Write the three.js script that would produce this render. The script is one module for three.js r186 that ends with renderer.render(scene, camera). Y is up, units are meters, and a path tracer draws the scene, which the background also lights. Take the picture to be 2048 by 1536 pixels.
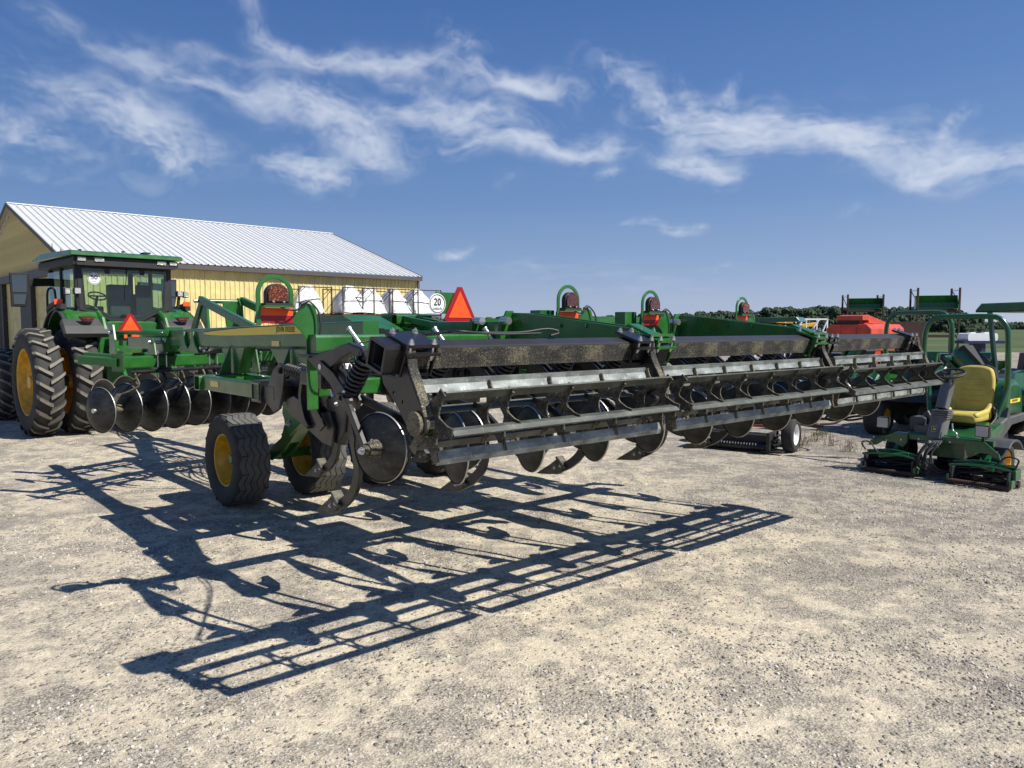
import * as THREE from 'three';
import { mergeGeometries, mergeVertices, toCreasedNormals } from 'three/addons/utils/BufferGeometryUtils.js';
import { ConvexGeometry } from 'three/addons/geometries/ConvexGeometry.js';
import { FontLoader } from 'three/addons/loaders/FontLoader.js';

const V3 = THREE.Vector3, PI = Math.PI;
const scene = new THREE.Scene();

// ---------------------------------------------------------------- camera
const EYE = 2.05, FOC = 1538, HORIZON = 654.5;             // metres, and pixels of a 2048 x 1536 frame
const PITCH = Math.atan((768 - HORIZON) / FOC);
const camera = new THREE.PerspectiveCamera(2 * Math.atan(768 / FOC) * 180 / PI, 4 / 3, 0.05, 6000);
camera.position.set(0, EYE, 0);
camera.rotation.x = -PITCH;

// ---------------------------------------------------------------- renderer, sun
const renderer = new THREE.WebGLRenderer({ antialias: true });
renderer.toneMapping = THREE.LinearToneMapping;
renderer.toneMappingExposure = 1.34;
renderer.shadowMap.enabled = true;
const SUN = new V3(0.843, 1, 0.354).normalize();            // right of the camera, a little behind it
const sun = new THREE.DirectionalLight(new THREE.Color().setRGB(1, 0.955, 0.87), 5);
sun.position.copy(SUN).multiplyScalar(90).add(new V3(0, 0, -15));
sun.target.position.set(0, 0, -15);
sun.castShadow = true;
sun.shadow.mapSize.set(4096, 4096);
Object.assign(sun.shadow.camera, { left: -60, right: 60, top: 60, bottom: -60, near: 1, far: 260 });
scene.add(sun, sun.target);

// ---------------------------------------------------------------- noise
function rng(seed) { let a = seed >>> 0; return () => { a = (a + 0x6D2B79F5) >>> 0; let t = a; t = Math.imul(t ^ (t >>> 15), t | 1); t ^= t + Math.imul(t ^ (t >>> 7), t | 61); return ((t ^ (t >>> 14)) >>> 0) / 4294967296; }; }
const NT = new Float32Array(65536); { const r = rng(77); for (let i = 0; i < 65536; i++) NT[i] = r(); }
function vn(x, y, px = 256, py = 256) {                      // value noise, periodic in px, py
  const xi = Math.floor(x), yi = Math.floor(y); let fx = x - xi, fy = y - yi;
  fx = fx * fx * (3 - 2 * fx); fy = fy * fy * (3 - 2 * fy);
  let x0, x1, y0, y1;
  if (px === 256) { x0 = xi & 255; x1 = (xi + 1) & 255; } else { x0 = xi % px; if (x0 < 0) x0 += px; x1 = x0 + 1 === px ? 0 : x0 + 1; }
  if (py === 256) { y0 = (yi & 255) << 8; y1 = ((yi + 1) & 255) << 8; } else { y0 = yi % py; if (y0 < 0) y0 += py; y1 = (y0 + 1 === py ? 0 : y0 + 1) << 8; y0 <<= 8; }
  const a = NT[y0 + x0], b = NT[y0 + x1], c = NT[y1 + x0], d = NT[y1 + x1];
  return a + (b - a) * fx + (c - a) * fy + (a - b - c + d) * fx * fy;
}
function fbm(x, y, oct, px = 256, py = 256) { let s = 0, a = 0.5, n = 0; for (let i = 0; i < oct; i++) { s += a * vn(x + i * 17, y + i * 31, px, py); n += a; a *= 0.5; x *= 2; y *= 2; px = Math.min(256, px * 2); py = Math.min(256, py * 2); } return s / n; }
const clamp = (v, a = 0, b = 1) => v < a ? a : v > b ? b : v, sstep = (a, b, v) => { const t = clamp((v - a) / (b - a)); return t * t * (3 - 2 * t); }, mix = (a, b, t) => a + (b - a) * t;

// ---------------------------------------------------------------- sky: clear air with cirrus
function pixelAngles(px, py) {                                // azimuth (right of the view) and elevation of a frame pixel
  const x = (px - 1024) / FOC, y = (768 - py) / FOC, c = Math.cos(PITCH), s = Math.sin(PITCH);
  const dy = y * c - s, dz = c + y * s;
  return [Math.atan2(x, dz), Math.atan2(dy, Math.hypot(x, dz))];
}
{
  const W = 4096, H = 2048, data = new Float32Array(W * H * 4);
  // each streak: [points in frame pixels], half width in pixels, strength
  const streaks = [
    [[[488, -20], [500, 40], [560, 95], [660, 112], [780, 118], [900, 140], [1010, 165], [1090, 182], [1175, 192]], 20, 0.8],
    [[[900, 150], [1010, 172], [1090, 190], [1170, 194]], 13, 1.0],
    [[[50, 35], [200, 90], [330, 120], [450, 150], [560, 185], [680, 240], [760, 285], [800, 325]], 26, 0.6],
    [[[520, 165], [600, 190], [680, 235], [760, 290]], 40, 0.85], [[[280, 62], [400, 85], [520, 105], [600, 112]], 11, 0.3],
    [[[0, 165], [120, 205], [230, 225], [330, 260], [440, 285]], 42, 0.6], [[[180, 205], [270, 235], [350, 285], [300, 320]], 48, 0.85],
    [[[-60, 255], [20, 280], [100, 300], [190, 330]], 34, 0.6], [[[-60, 340], [60, 362], [170, 380]], 11, 0.4],
    [[[525, 305], [600, 330], [700, 352]], 26, 0.95], [[[640, 270], [720, 290], [800, 318]], 34, 0.75],
    [[[740, 225], [860, 215], [960, 225], [1050, 262]], 34, 0.85], [[[830, 285], [960, 285], [1080, 298], [1180, 306], [1290, 304]], 17, 0.9],
    [[[1080, 250], [1200, 285], [1260, 300]], 24, 0.4],
    [[[1215, 140], [1270, 190], [1330, 235], [1430, 245], [1550, 250], [1690, 262], [1800, 300], [1900, 320], [2060, 325]], 40, 0.85],
    [[[1290, 235], [1380, 265], [1520, 275], [1640, 262], [1720, 282]], 30, 0.75], [[[1345, 150], [1380, 200], [1420, 240]], 16, 0.35],
    [[[1430, 215], [1462, 180], [1484, 140]], 14, 0.45], [[[1860, 285], [1890, 240], [1935, 208]], 13, 0.5],
    [[[1315, 325], [1400, 330], [1480, 350]], 22, 0.8], [[[1780, 345], [1850, 332], [1990, 322], [2120, 330]], 22, 0.8],
    [[[1255, 460], [1330, 452], [1412, 452]], 11, 0.55], [[[885, 504], [915, 502], [945, 504]], 8, 0.5], [[[1690, 426], [1715, 416], [1745, 424]], 11, 0.3],
    [[[868, 70], [900, 90], [940, 100], [972, 108]], 22, 0.4], [[[760, 150], [820, 175], [870, 185]], 11, 0.4],
    [[[900, 545], [1050, 540], [1250, 560], [1420, 575]], 26, 0.2], [[[1400, 528], [1440, 526], [1480, 530]], 9, 0.28], [[[1190, 345], [1225, 348], [1260, 352]], 11, 0.4], [[[980, 360], [1010, 355], [1035, 350]], 9, 0.25],
  ].map(([p, w, s]) => ({ p: p.map(q => pixelAngles(...q)), w: w * 0.74 / FOC, s }));
  const rr = rng(5);                                          // the same kind of cirrus all round the sky
  for (let i = 0; i < 70; i++) {
    const az = 0.85 + rr() * (2 * PI - 1.7), el = 0.16 + rr() * 0.75, l = 0.2 + rr() * 0.5, sl = -0.25 + rr() * 0.2, p = [];
    for (let k = 0; k <= 4; k++) p.push([az + (k / 4 - 0.5) * l / Math.cos(el), el + (k / 4 - 0.5) * l * sl + (rr() - 0.5) * 0.03]);
    streaks.push({ p, w: (10 + rr() * 24) / FOC, s: 0.3 + rr() * 0.55 });
  }
    for (const s of streaks) { const sh = s.p[0][0] > PI ? -2 * PI : 0; s.az0 = Math.min(...s.p.map(q => q[0])) + sh - s.w * 4; s.az1 = Math.max(...s.p.map(q => q[0])) + sh + s.w * 4; s.e0 = Math.min(...s.p.map(q => q[1])) - s.w * 4; s.e1 = Math.max(...s.p.map(q => q[1])) + s.w * 4; s.f = new Float64Array(s.p.flatMap(q => [q[0] + sh, q[1]])); s.n = s.p.length; }
  const grad = [[-1.6, 0.164, 0.194, 0.246], [-0.02, 0.254, 0.299, 0.373], [0, 0.280, 0.343, 0.455], [0.03, 0.246, 0.321, 0.455], [0.08, 0.168, 0.261, 0.429], [0.16, 0.104, 0.196, 0.388], [0.28, 0.063, 0.142, 0.336], [0.42, 0.036, 0.096, 0.272], [0.75, 0.024, 0.069, 0.216], [1.6, 0.018, 0.054, 0.187]];
  const cloudAt = (az, el, row) => {
    // warp the air a little so that the streaks fray, then comb it into fibres
    const X = az * FOC / 100, Y = el * FOC / 100;
    const wx = (fbm(X * 0.9 + 40, Y * 0.9 + 10, 4) - 0.5) * 0.045, wy = (fbm(X * 0.8 + 90, Y * 0.8 + 60, 4) - 0.5) * 0.05, a2 = az + wx, e2 = el + wy;
    let d = 0, cov = 0;
    const puff = fbm(X * 1.5 + 5, Y * 2.1, 6);
    for (let q = 0; q < row.length; q++) {
      const s = row[q]; if (a2 < s.az0 || a2 > s.az1 || e2 < s.e0 || e2 > s.e1) continue;
      let best = 9, along = 0, side = 0; const f = s.f, n = s.n - 1;
      for (let k = 0; k < n; k++) {
        const x0 = f[2 * k], y0 = f[2 * k + 1], dx = f[2 * k + 2] - x0, dy = f[2 * k + 3] - y0; let u = ((a2 - x0) * dx + (e2 - y0) * dy) / (dx * dx + dy * dy); u = u < 0 ? 0 : u > 1 ? 1 : u;
        const ex = a2 - x0 - u * dx, ey = e2 - y0 - u * dy, d2 = ex * ex + ey * ey; if (d2 < best) { best = d2; along = k + u; side = ex * dy - ey * dx > 0 ? 1 : -1; }
      }
      const w = s.s * Math.exp(-best / (s.w * s.w) * 0.5) * (0.3 + 0.7 * Math.sin(PI * (0.06 + along / n * 0.88))); if (w < 0.01) continue;
      // fibres that run with the streak and fan out a little from it
      const S = along * 0.9 + q * 3.7, T = side * Math.sqrt(best) * FOC / 100;
      const fib = fbm(S * 1.6 + T * 0.5, T * 5 + S * 0.4 + q * 11, 5), fine = fbm(S * 7 + T, T * 15 + q * 5, 3);
      cov += w; d += w * sstep(0.27, 0.86, fib * 0.46 + puff * 0.28 + fine * 0.26 + (w - 0.5) * 0.28);
    }
    if (cov > 1) d /= Math.pow(cov, 0.6);
    d = d * 0.95 + 0.10 * sstep(0.42, 0.75, puff) * sstep(0.05, 0.5, cov);
    return 0.88 * (1 - Math.exp(-1.4 * d));
  };
  const row = new Float32Array(W);
  for (let j = 0; j < H; j++) {
    const el = ((j + 0.5) / H - 0.5) * PI, near = el < 0.5;
    let g = 0; while (g < grad.length - 2 && grad[g + 1][0] < el) g++;
    const t = clamp((el - grad[g][0]) / (grad[g + 1][0] - grad[g][0])), b0 = mix(grad[g][1], grad[g + 1][1], t), b1 = mix(grad[g][2], grad[g + 1][2], t), b2 = mix(grad[g][3], grad[g + 1][3], t);
    if (el <= 0) row.fill(0);
    else {
      const list = streaks.filter(s => el > s.e0 - 0.05 && el < s.e1 + 0.05);
      if (near || j % 2 === 0) for (let i = 0; i < W; i++) {
        let az = ((i + 0.5) / W - 0.5) * 2 * PI + PI / 2; if (az > PI) az -= 2 * PI;
        if ((az < -0.8 || az > 0.8 || !near) && (i % 2)) { row[i] = row[i - 1]; continue; }
        if ((az < -0.8 || az > 0.8) && j % 2) continue;
        row[i] = list.length ? cloudAt(az, el, list) : 0;
      }
    }
    const ce = Math.cos(el), se = Math.sin(el);
    for (let i = 0, o = j * W * 4; i < W; i++, o += 4) {       // the air brightens and pales evenly towards the sun's side
      const d = row[i], ph = ((i + 0.5) / W - 0.5) * 2 * PI, cg = 0.5 + 0.5 * (Math.cos(ph) * ce * SUN.x + se * SUN.y + Math.sin(ph) * ce * SUN.z), q = cg * cg, f = 0.96 + 0.62 * q;
      const r0 = b0 * (f + 0.55 * q), g0 = b1 * (f + 0.16 * q), l0 = b2 * (f - 0.12 * q);
      data[o] = r0 + (0.63 - r0) * d; data[o + 1] = g0 + (0.66 - g0) * d; data[o + 2] = l0 + (0.71 - l0) * d; data[o + 3] = 1;
    }
  }
  const sky = new THREE.DataTexture(data, W, H, THREE.RGBAFormat, THREE.FloatType);
  sky.mapping = THREE.EquirectangularReflectionMapping; sky.magFilter = THREE.LinearFilter; sky.minFilter = THREE.LinearFilter; sky.wrapS = THREE.RepeatWrapping; sky.needsUpdate = true;
  scene.background = sky; scene.environment = sky;
}

// ---------------------------------------------------------------- geometry helpers
const P = a => a.isVector3 ? a : new V3(...a);
function basisTo(g, x, y, z, o) { return g.applyMatrix4(new THREE.Matrix4().makeBasis(x, y, z).setPosition(o)); }
function frameOf(dir, up) { const z = dir.clone().normalize(); let u = P(up || [0, 1, 0]).clone(); if (Math.abs(u.dot(z)) > 0.98) u = new V3(1, 0, 0); const x = u.clone().cross(z).normalize(), y = z.clone().cross(x); return [x, y, z]; }
function rrect(w, h, r, S = THREE.Shape) { const s = new S(), a = w / 2, b = h / 2; r = Math.min(r, a * 0.98, b * 0.98); s.moveTo(-a + r, -b); s.lineTo(a - r, -b); s.quadraticCurveTo(a, -b, a, -b + r); s.lineTo(a, b - r); s.quadraticCurveTo(a, b, a - r, b); s.lineTo(-a + r, b); s.quadraticCurveTo(-a, b, -a, b - r); s.lineTo(-a, -b + r); s.quadraticCurveTo(-a, -b, -a + r, -b); return s; }
function bar(p0, p1, w, h, o = {}) {                          // a square tube or bar from p0 to p1
  const a = P(p0), b = P(p1), d = b.clone().sub(a), s = rrect(w, h, o.r ?? Math.min(w, h) * 0.12);
  if (o.t) s.holes.push(rrect(w - 2 * o.t, h - 2 * o.t, Math.max(0.004, (o.r ?? 0.01) - o.t), THREE.Path));
  const g = new THREE.ExtrudeGeometry(s, { depth: d.length(), bevelEnabled: false, curveSegments: o.cs ?? 2 });
  if (o.roll) g.rotateZ(o.roll);
  const [x, y, z] = frameOf(d, o.up); return basisTo(g, x, y, z, a);
}
function box(c, w, h, d, r = 0.008) { return bar([c[0], c[1], c[2] - d / 2], [c[0], c[1], c[2] + d / 2], w, h, { r }); }
function rod(p0, p1, r0, r1 = r0, seg = 12, open = false) { const a = P(p0), b = P(p1), d = b.clone().sub(a), L = d.length(), g = new THREE.CylinderGeometry(r1, r0, L, seg, 1, open); g.translate(0, L / 2, 0); g.applyQuaternion(new THREE.Quaternion().setFromUnitVectors(new V3(0, 1, 0), d.normalize())); return g.translate(a.x, a.y, a.z); }
function pipe(pts, r, o = {}) { const c = new THREE.CatmullRomCurve3(pts.map(P), !!o.closed, 'catmullrom', o.tension ?? 0.5); return new THREE.TubeGeometry(c, o.seg ?? pts.length * 6, r, o.rad ?? 7, !!o.closed); }
function ext(pts, t, bev, holes) { const s = new THREE.Shape(pts.map(p => new THREE.Vector2(...p))); for (const h of holes || []) { const q = new THREE.Path(); if (h.length === 3) q.absarc(h[0], h[1], h[2], 0, 2 * PI, true); else q.setFromPoints(h.map(p => new THREE.Vector2(...p))); s.holes.push(q); } const b = bev ?? Math.min(0.003, t * 0.2); return new THREE.ExtrudeGeometry(s, { depth: Math.max(0.0005, t - 2 * b), bevelEnabled: b > 0, bevelThickness: b, bevelSize: b, bevelOffset: -b, bevelSegments: 1, curveSegments: 10 }).translate(0, 0, -(t - 2 * b) / 2); }
const EX = new V3(1, 0, 0), EY = new V3(0, 1, 0), EZ = new V3(0, 0, 1);
const plateX = (pts, t, x, bev, holes) => basisTo(ext(pts, t, bev, holes), EZ, EY, new V3(-1, 0, 0), new V3(x, 0, 0));   // pts [z, y]
const plateZ = (pts, t, z, bev, holes) => ext(pts, t, bev, holes).translate(0, 0, z);                                   // pts [x, y]
const plateY = (pts, t, y, bev, holes) => basisTo(ext(pts, t, bev, holes), EX, EZ, new V3(0, -1, 0), new V3(0, y, 0));  // pts [x, z]
function lathe(pts, seg, axis, at = [0, 0, 0]) { const g = new THREE.LatheGeometry(pts.map(p => new THREE.Vector2(...p)), seg); if (axis) g.applyQuaternion(new THREE.Quaternion().setFromUnitVectors(EY, P(axis).clone().normalize())); return g.translate(...at); }
function coil(p0, p1, R, r, turns, seg = 9, rad = 5) { const a = P(p0), b = P(p1), d = b.clone().sub(a), [x, y, z] = frameOf(d), L = d.length(), pts = [], n = Math.round(turns * seg); for (let i = 0; i <= n; i++) { const t = i / n * turns * 2 * PI; pts.push(a.clone().addScaledVector(z, L * i / n).addScaledVector(x, R * Math.cos(t)).addScaledVector(y, R * Math.sin(t))); } return new THREE.TubeGeometry(new THREE.CatmullRomCurve3(pts), n, r, rad, false); }
function bolt(p, dir, r = 0.014, h = 0.016) { const d = P(dir).clone().normalize(), a = P(p); return mergeAll([rod(a, a.clone().addScaledVector(d, h * 0.25), r * 1.35, r * 1.35, 10), rod(a, a.clone().addScaledVector(d, h), r, r, 6), rod(a, a.clone().addScaledVector(d, h * 1.5), r * 0.5, r * 0.45, 7)]); }
function soft(pts, t, bev, n = 40) {                          // a padded moulding: rounded outline, deep rounded edge
  const c = new THREE.CatmullRomCurve3(pts.map(p => new V3(p[0], p[1], 0)), true, 'catmullrom', 0.35).getPoints(n), s = new THREE.Shape(c.slice(0, n).map(v => new THREE.Vector2(v.x, v.y)));
  const g = new THREE.ExtrudeGeometry(s, { depth: Math.max(0.001, t - 2 * bev), bevelEnabled: true, bevelThickness: bev, bevelSize: bev, bevelOffset: -bev, bevelSegments: 5, curveSegments: 6 }).translate(0, 0, -(t - 2 * bev) / 2);
  return toCreasedNormals(g, 0.7);
}
const softX = (pts, t, x, bev, n) => basisTo(soft(pts, t, bev, n), EZ, EY, new V3(-1, 0, 0), new V3(x, 0, 0)), softY = (pts, t, y, bev, n) => basisTo(soft(pts, t, bev, n), EX, EZ, new V3(0, -1, 0), new V3(0, y, 0));
function strip(pts, half, t, x) {                             // a curved flat bar lying in a plane of constant x; pts [z, y, halfwidth?]
  const L = [], R = []; pts.forEach((p, i) => { const a = pts[Math.max(0, i - 1)], b = pts[Math.min(pts.length - 1, i + 1)], dx = b[0] - a[0], dy = b[1] - a[1], l = Math.hypot(dx, dy), w = p[2] ?? half; L.push([p[0] - dy / l * w, p[1] + dx / l * w]); R.unshift([p[0] + dy / l * w, p[1] - dx / l * w]); });
  return plateX([...L, ...R], t, x);
}
function smooth(pts, n) { const c = new THREE.CatmullRomCurve3(pts.map(p => new V3(p[0], p[1], p[2] ?? 0))); return c.getPoints(n).map(v => pts[0].length > 2 ? [v.x, v.y, v.z] : [v.x, v.y]); }
function norm(g) { let n = g.index ? g.toNonIndexed() : g; for (const k of Object.keys(n.attributes)) if (!['position', 'normal', 'uv', 'color'].includes(k)) n.deleteAttribute(k); if (!n.attributes.uv) n.setAttribute('uv', new THREE.BufferAttribute(new Float32Array(n.attributes.position.count * 2), 2)); n.groups = []; n.clearGroups(); n.morphAttributes = {}; return n; }
function mergeAll(list) { const a = list.flat(9).map(norm); const anyC = a.some(g => g.attributes.color); if (anyC) for (const g of a) if (!g.attributes.color) g.setAttribute('color', new THREE.BufferAttribute(new Float32Array(g.attributes.position.count * 3).fill(1), 3)); return a.length === 1 ? a[0] : mergeGeometries(a); }
function boxUV(g, s = 1) { const p = g.attributes.position, n = g.attributes.normal, u = g.attributes.uv; for (let i = 0; i < p.count; i += 3) { let nx = 0, ny = 0, nz = 0; for (let k = 0; k < 3; k++) { nx += Math.abs(n.getX(i + k)); ny += Math.abs(n.getY(i + k)); nz += Math.abs(n.getZ(i + k)); } for (let k = 0; k < 3; k++) { const x = p.getX(i + k), y = p.getY(i + k), z = p.getZ(i + k); if (ny >= nx && ny >= nz) u.setXY(i + k, x * s, z * s); else if (nx >= nz) u.setXY(i + k, z * s, y * s); else u.setXY(i + k, x * s, y * s); } } return g; }
function paint(g, r, gg, b) { const n = norm(g), c = new Float32Array(n.attributes.position.count * 3); for (let i = 0; i < c.length; i += 3) { c[i] = r; c[i + 1] = gg; c[i + 2] = b; } n.setAttribute('color', new THREE.BufferAttribute(c, 3)); return n; }
function mesh(parent, name, geos, mat, o = {}) {
  const g = mergeAll([geos]); if (!o.uv) boxUV(g);
  const m = new THREE.Mesh(g, mat); m.name = name; m.castShadow = m.receiveShadow = true;
  if (o.at) m.position.set(...o.at); if (o.turn) m.rotation.y = o.turn; if (o.label) m.userData.label = o.label; if (o.kind) m.userData.kind = o.kind;
  parent.add(m); return m;
}
const used = {};
function numbered(n) { const k = used[n] = (used[n] ?? -1) + 1; return k ? `${n}_${String(k).padStart(3, '0')}` : n; }
function group(parent, name, at = [0, 0, 0], turn = 0) { const g = new THREE.Group(); g.name = name; g.position.set(...at); g.rotation.y = turn; parent.add(g); return g; }
function thing(name, label, category, at = [0, 0, 0], turn = 0, grp) { const g = group(scene, numbered(name), at, turn); g.userData = { label, category }; if (grp) g.userData.group = grp; return g; }
function copyOf(src, label, at, turn, grp) { const base = src.name.replace(/_\d{3}$/, ''), c = src.clone(); c.name = numbered(base); c.userData = { ...src.userData, label }; if (grp) c.userData.group = grp; c.position.set(...at); if (turn !== undefined) c.rotation.y = turn; scene.add(c); return c; }
function tag(m, label, category, grp) { m.name = numbered(m.name); m.userData.label = label; m.userData.category = category; if (grp) m.userData.group = grp; return m; }
function structure(name, geos, mat, o) { const m = mesh(scene, name, geos, mat, o); m.userData.kind = 'structure'; return m; }

// a ray through a frame pixel, met with a plane of a thing's own axes: how the sizes of things were read off
function rayOf(px, py) { const x = (px - 1024) / FOC, y = (768 - py) / FOC, c = Math.cos(PITCH), s = Math.sin(PITCH); return new V3(x, y * c - s, -(c + y * s)); }
function surveyor(at, turn) {
  const ax = [new V3(Math.cos(turn), 0, -Math.sin(turn)), new V3(0, 1, 0), new V3(Math.sin(turn), 0, Math.cos(turn))], o = P(at), c = new V3(0, EYE, 0).sub(o);
  const hit = (px, py, k, v) => { const r = rayOf(px, py), q = c.clone().addScaledVector(r, (v - c.dot(ax[k])) / r.dot(ax[k])); return ax.map(e => q.dot(e)); };
  return { X: (px, py, v) => hit(px, py, 0, v), Y: (px, py, v) => hit(px, py, 1, v), Z: (px, py, v) => hit(px, py, 2, v) };
}
function spot(px, py, depth) { const r = rayOf(px, py); return new V3(0, EYE, 0).addScaledVector(r, -depth / r.z); }
const L3 = (r, g, b) => new THREE.Color().setRGB(r, g, b);

// ---------------------------------------------------------------- procedural textures
function tex(n, fn, srgb) { const d = new Uint8Array(n * n * 4), o = [0, 0, 0]; for (let j = 0; j < n; j++) for (let i = 0; i < n; i++) { fn(i / n, j / n, o); const k = (j * n + i) * 4; d[k] = clamp(o[0]) * 255; d[k + 1] = clamp(o[1]) * 255; d[k + 2] = clamp(o[2]) * 255; d[k + 3] = 255; } const t = new THREE.DataTexture(d, n, n); t.wrapS = t.wrapT = THREE.RepeatWrapping; t.magFilter = THREE.LinearFilter; t.minFilter = THREE.LinearMipmapLinearFilter; t.generateMipmaps = true; if (srgb) t.colorSpace = THREE.SRGBColorSpace; t.needsUpdate = true; return t; }
function rep(t, s, s2 = s) { const c = t.clone(); c.repeat.set(s, s2); c.needsUpdate = true; return c; }
const set3 = (o, a, b, c) => { o[0] = a; o[1] = b; o[2] = c; };
// paint: faint dust film in blotches and fine specks
const paintDust = tex(512, (u, v, o) => { const b = fbm(u * 6, v * 6, 5, 6, 6), f = vn(u * 190, v * 190, 190, 190); const k = 0.86 + 0.26 * (b - 0.5) + (f > 0.92 ? 0.1 : 0), d = sstep(0.52, 0.75, b) * 0.1; set3(o, k + 0.03 + d, k + 0.01, k - 0.01 + d * 0.7); }, true);
const paintRough = tex(512, (u, v, o) => { const b = fbm(u * 7 + 3, v * 7, 5, 7, 7), f = vn(u * 120, v * 120, 120, 120); const k = 0.62 + 0.5 * (b - 0.5) + 0.12 * (f - 0.5); set3(o, k, k, k); });
// dark steel with dried soil thrown on it
const mudCol = tex(1024, (u, v, o) => { const b = fbm(u * 5, v * 5, 5, 5, 5), g = vn(u * 210, v * 210, 210, 210), s = vn(u * 100 + 7, v * 100, 100, 100), st = fbm(u * 16, v * 70, 3, 16, 70); const m = clamp(sstep(0.34, 0.66, b * 0.62 + g * 0.22 + s * 0.16)); const fl = g > 0.9 && s > 0.5 ? 0.25 : 0; set3(o, mix(0.15, 0.47, m) + fl + (st - 0.5) * 0.08, mix(0.15, 0.44, m) + fl + (st - 0.5) * 0.08, mix(0.15, 0.365, m) + fl * 0.85 + (st - 0.5) * 0.07); }, true);
const mudBump = tex(1024, (u, v, o) => { const b = fbm(u * 5, v * 5, 5, 5, 5), g = vn(u * 210, v * 210, 210, 210), s = vn(u * 100 + 7, v * 100, 100, 100); const m = sstep(0.34, 0.66, b * 0.62 + g * 0.22 + s * 0.16) * (0.4 + 0.6 * g); set3(o, m, m, m); });
// scoured steel: long scratches, bright with grey-green film
const scour = tex(1024, (u, v, o) => { const s = fbm(u * 10, v * 30, 4, 10, 30), s2 = vn(u * 70 + v * 30, v * 40 - u * 8), b = fbm(u * 5 + 9, v * 5, 5, 5, 5), g = vn(u * 220, v * 220, 220, 220); const k = 0.6 + 0.3 * (s - 0.5) + (s2 > 0.86 ? 0.12 : 0) + 0.42 * (b - 0.5) + (g > 0.9 ? -0.14 : 0); set3(o, k * 0.96, k * 0.985, k * 0.965); }, true);
const plastic = tex(512, (u, v, o) => { const b = fbm(u * 8, v * 8, 5, 8, 8), f = vn(u * 240, v * 240, 240, 240); const k = 0.88 + 0.22 * (b - 0.5) + 0.06 * (f - 0.5); set3(o, k, k, k * 0.99); }, true);
const rubberBump = tex(512, (u, v, o) => { const k = 0.5 * fbm(u * 40, v * 40, 3, 40, 40) + 0.5 * vn(u * 200, v * 200, 200, 200); set3(o, k, k, k); });
const crumple = tex(512, (u, v, o) => { const a = Math.abs(fbm(u * 5, v * 5, 4, 5, 5) - 0.5) * 2, b = Math.abs(fbm(u * 9 + 4, v * 9, 3, 9, 9) - 0.5) * 2; const k = 1 - Math.min(1, a * 2.2) * 0.6 - Math.min(1, b * 2.2) * 0.4; set3(o, k, k, k); });
const lensSparkle = (() => { const r = rng(6), dots = []; for (let k = 0; k < 150; k++) dots.push([r(), r(), 0.012 + r() * 0.03, 0.3 + r() * 0.7]); return tex(256, (u, v, o) => { let k = 0.28 + 0.2 * fbm(u * 12, v * 12, 3, 12, 12); for (const [x, y, s, b] of dots) { const dx = Math.abs(u - x), dy = Math.abs(v - y), e = Math.hypot(Math.min(dx, 1 - dx), Math.min(dy, 1 - dy)); if (e < s) k += b * (1 - e / s); } set3(o, k, k * 0.92, k * 0.8); }, true); })();  // lens tone with sparkle painted in as bright fading dots
const lensBump = tex(256, (u, v, o) => { const a = (u * 12) % 1 - 0.5, b = (v * 12 + (Math.floor(u * 12) % 2) * 0.5) % 1 - 0.5; const k = clamp(1 - (a * a + b * b) * 3.4); set3(o, k, k, k); });
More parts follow.
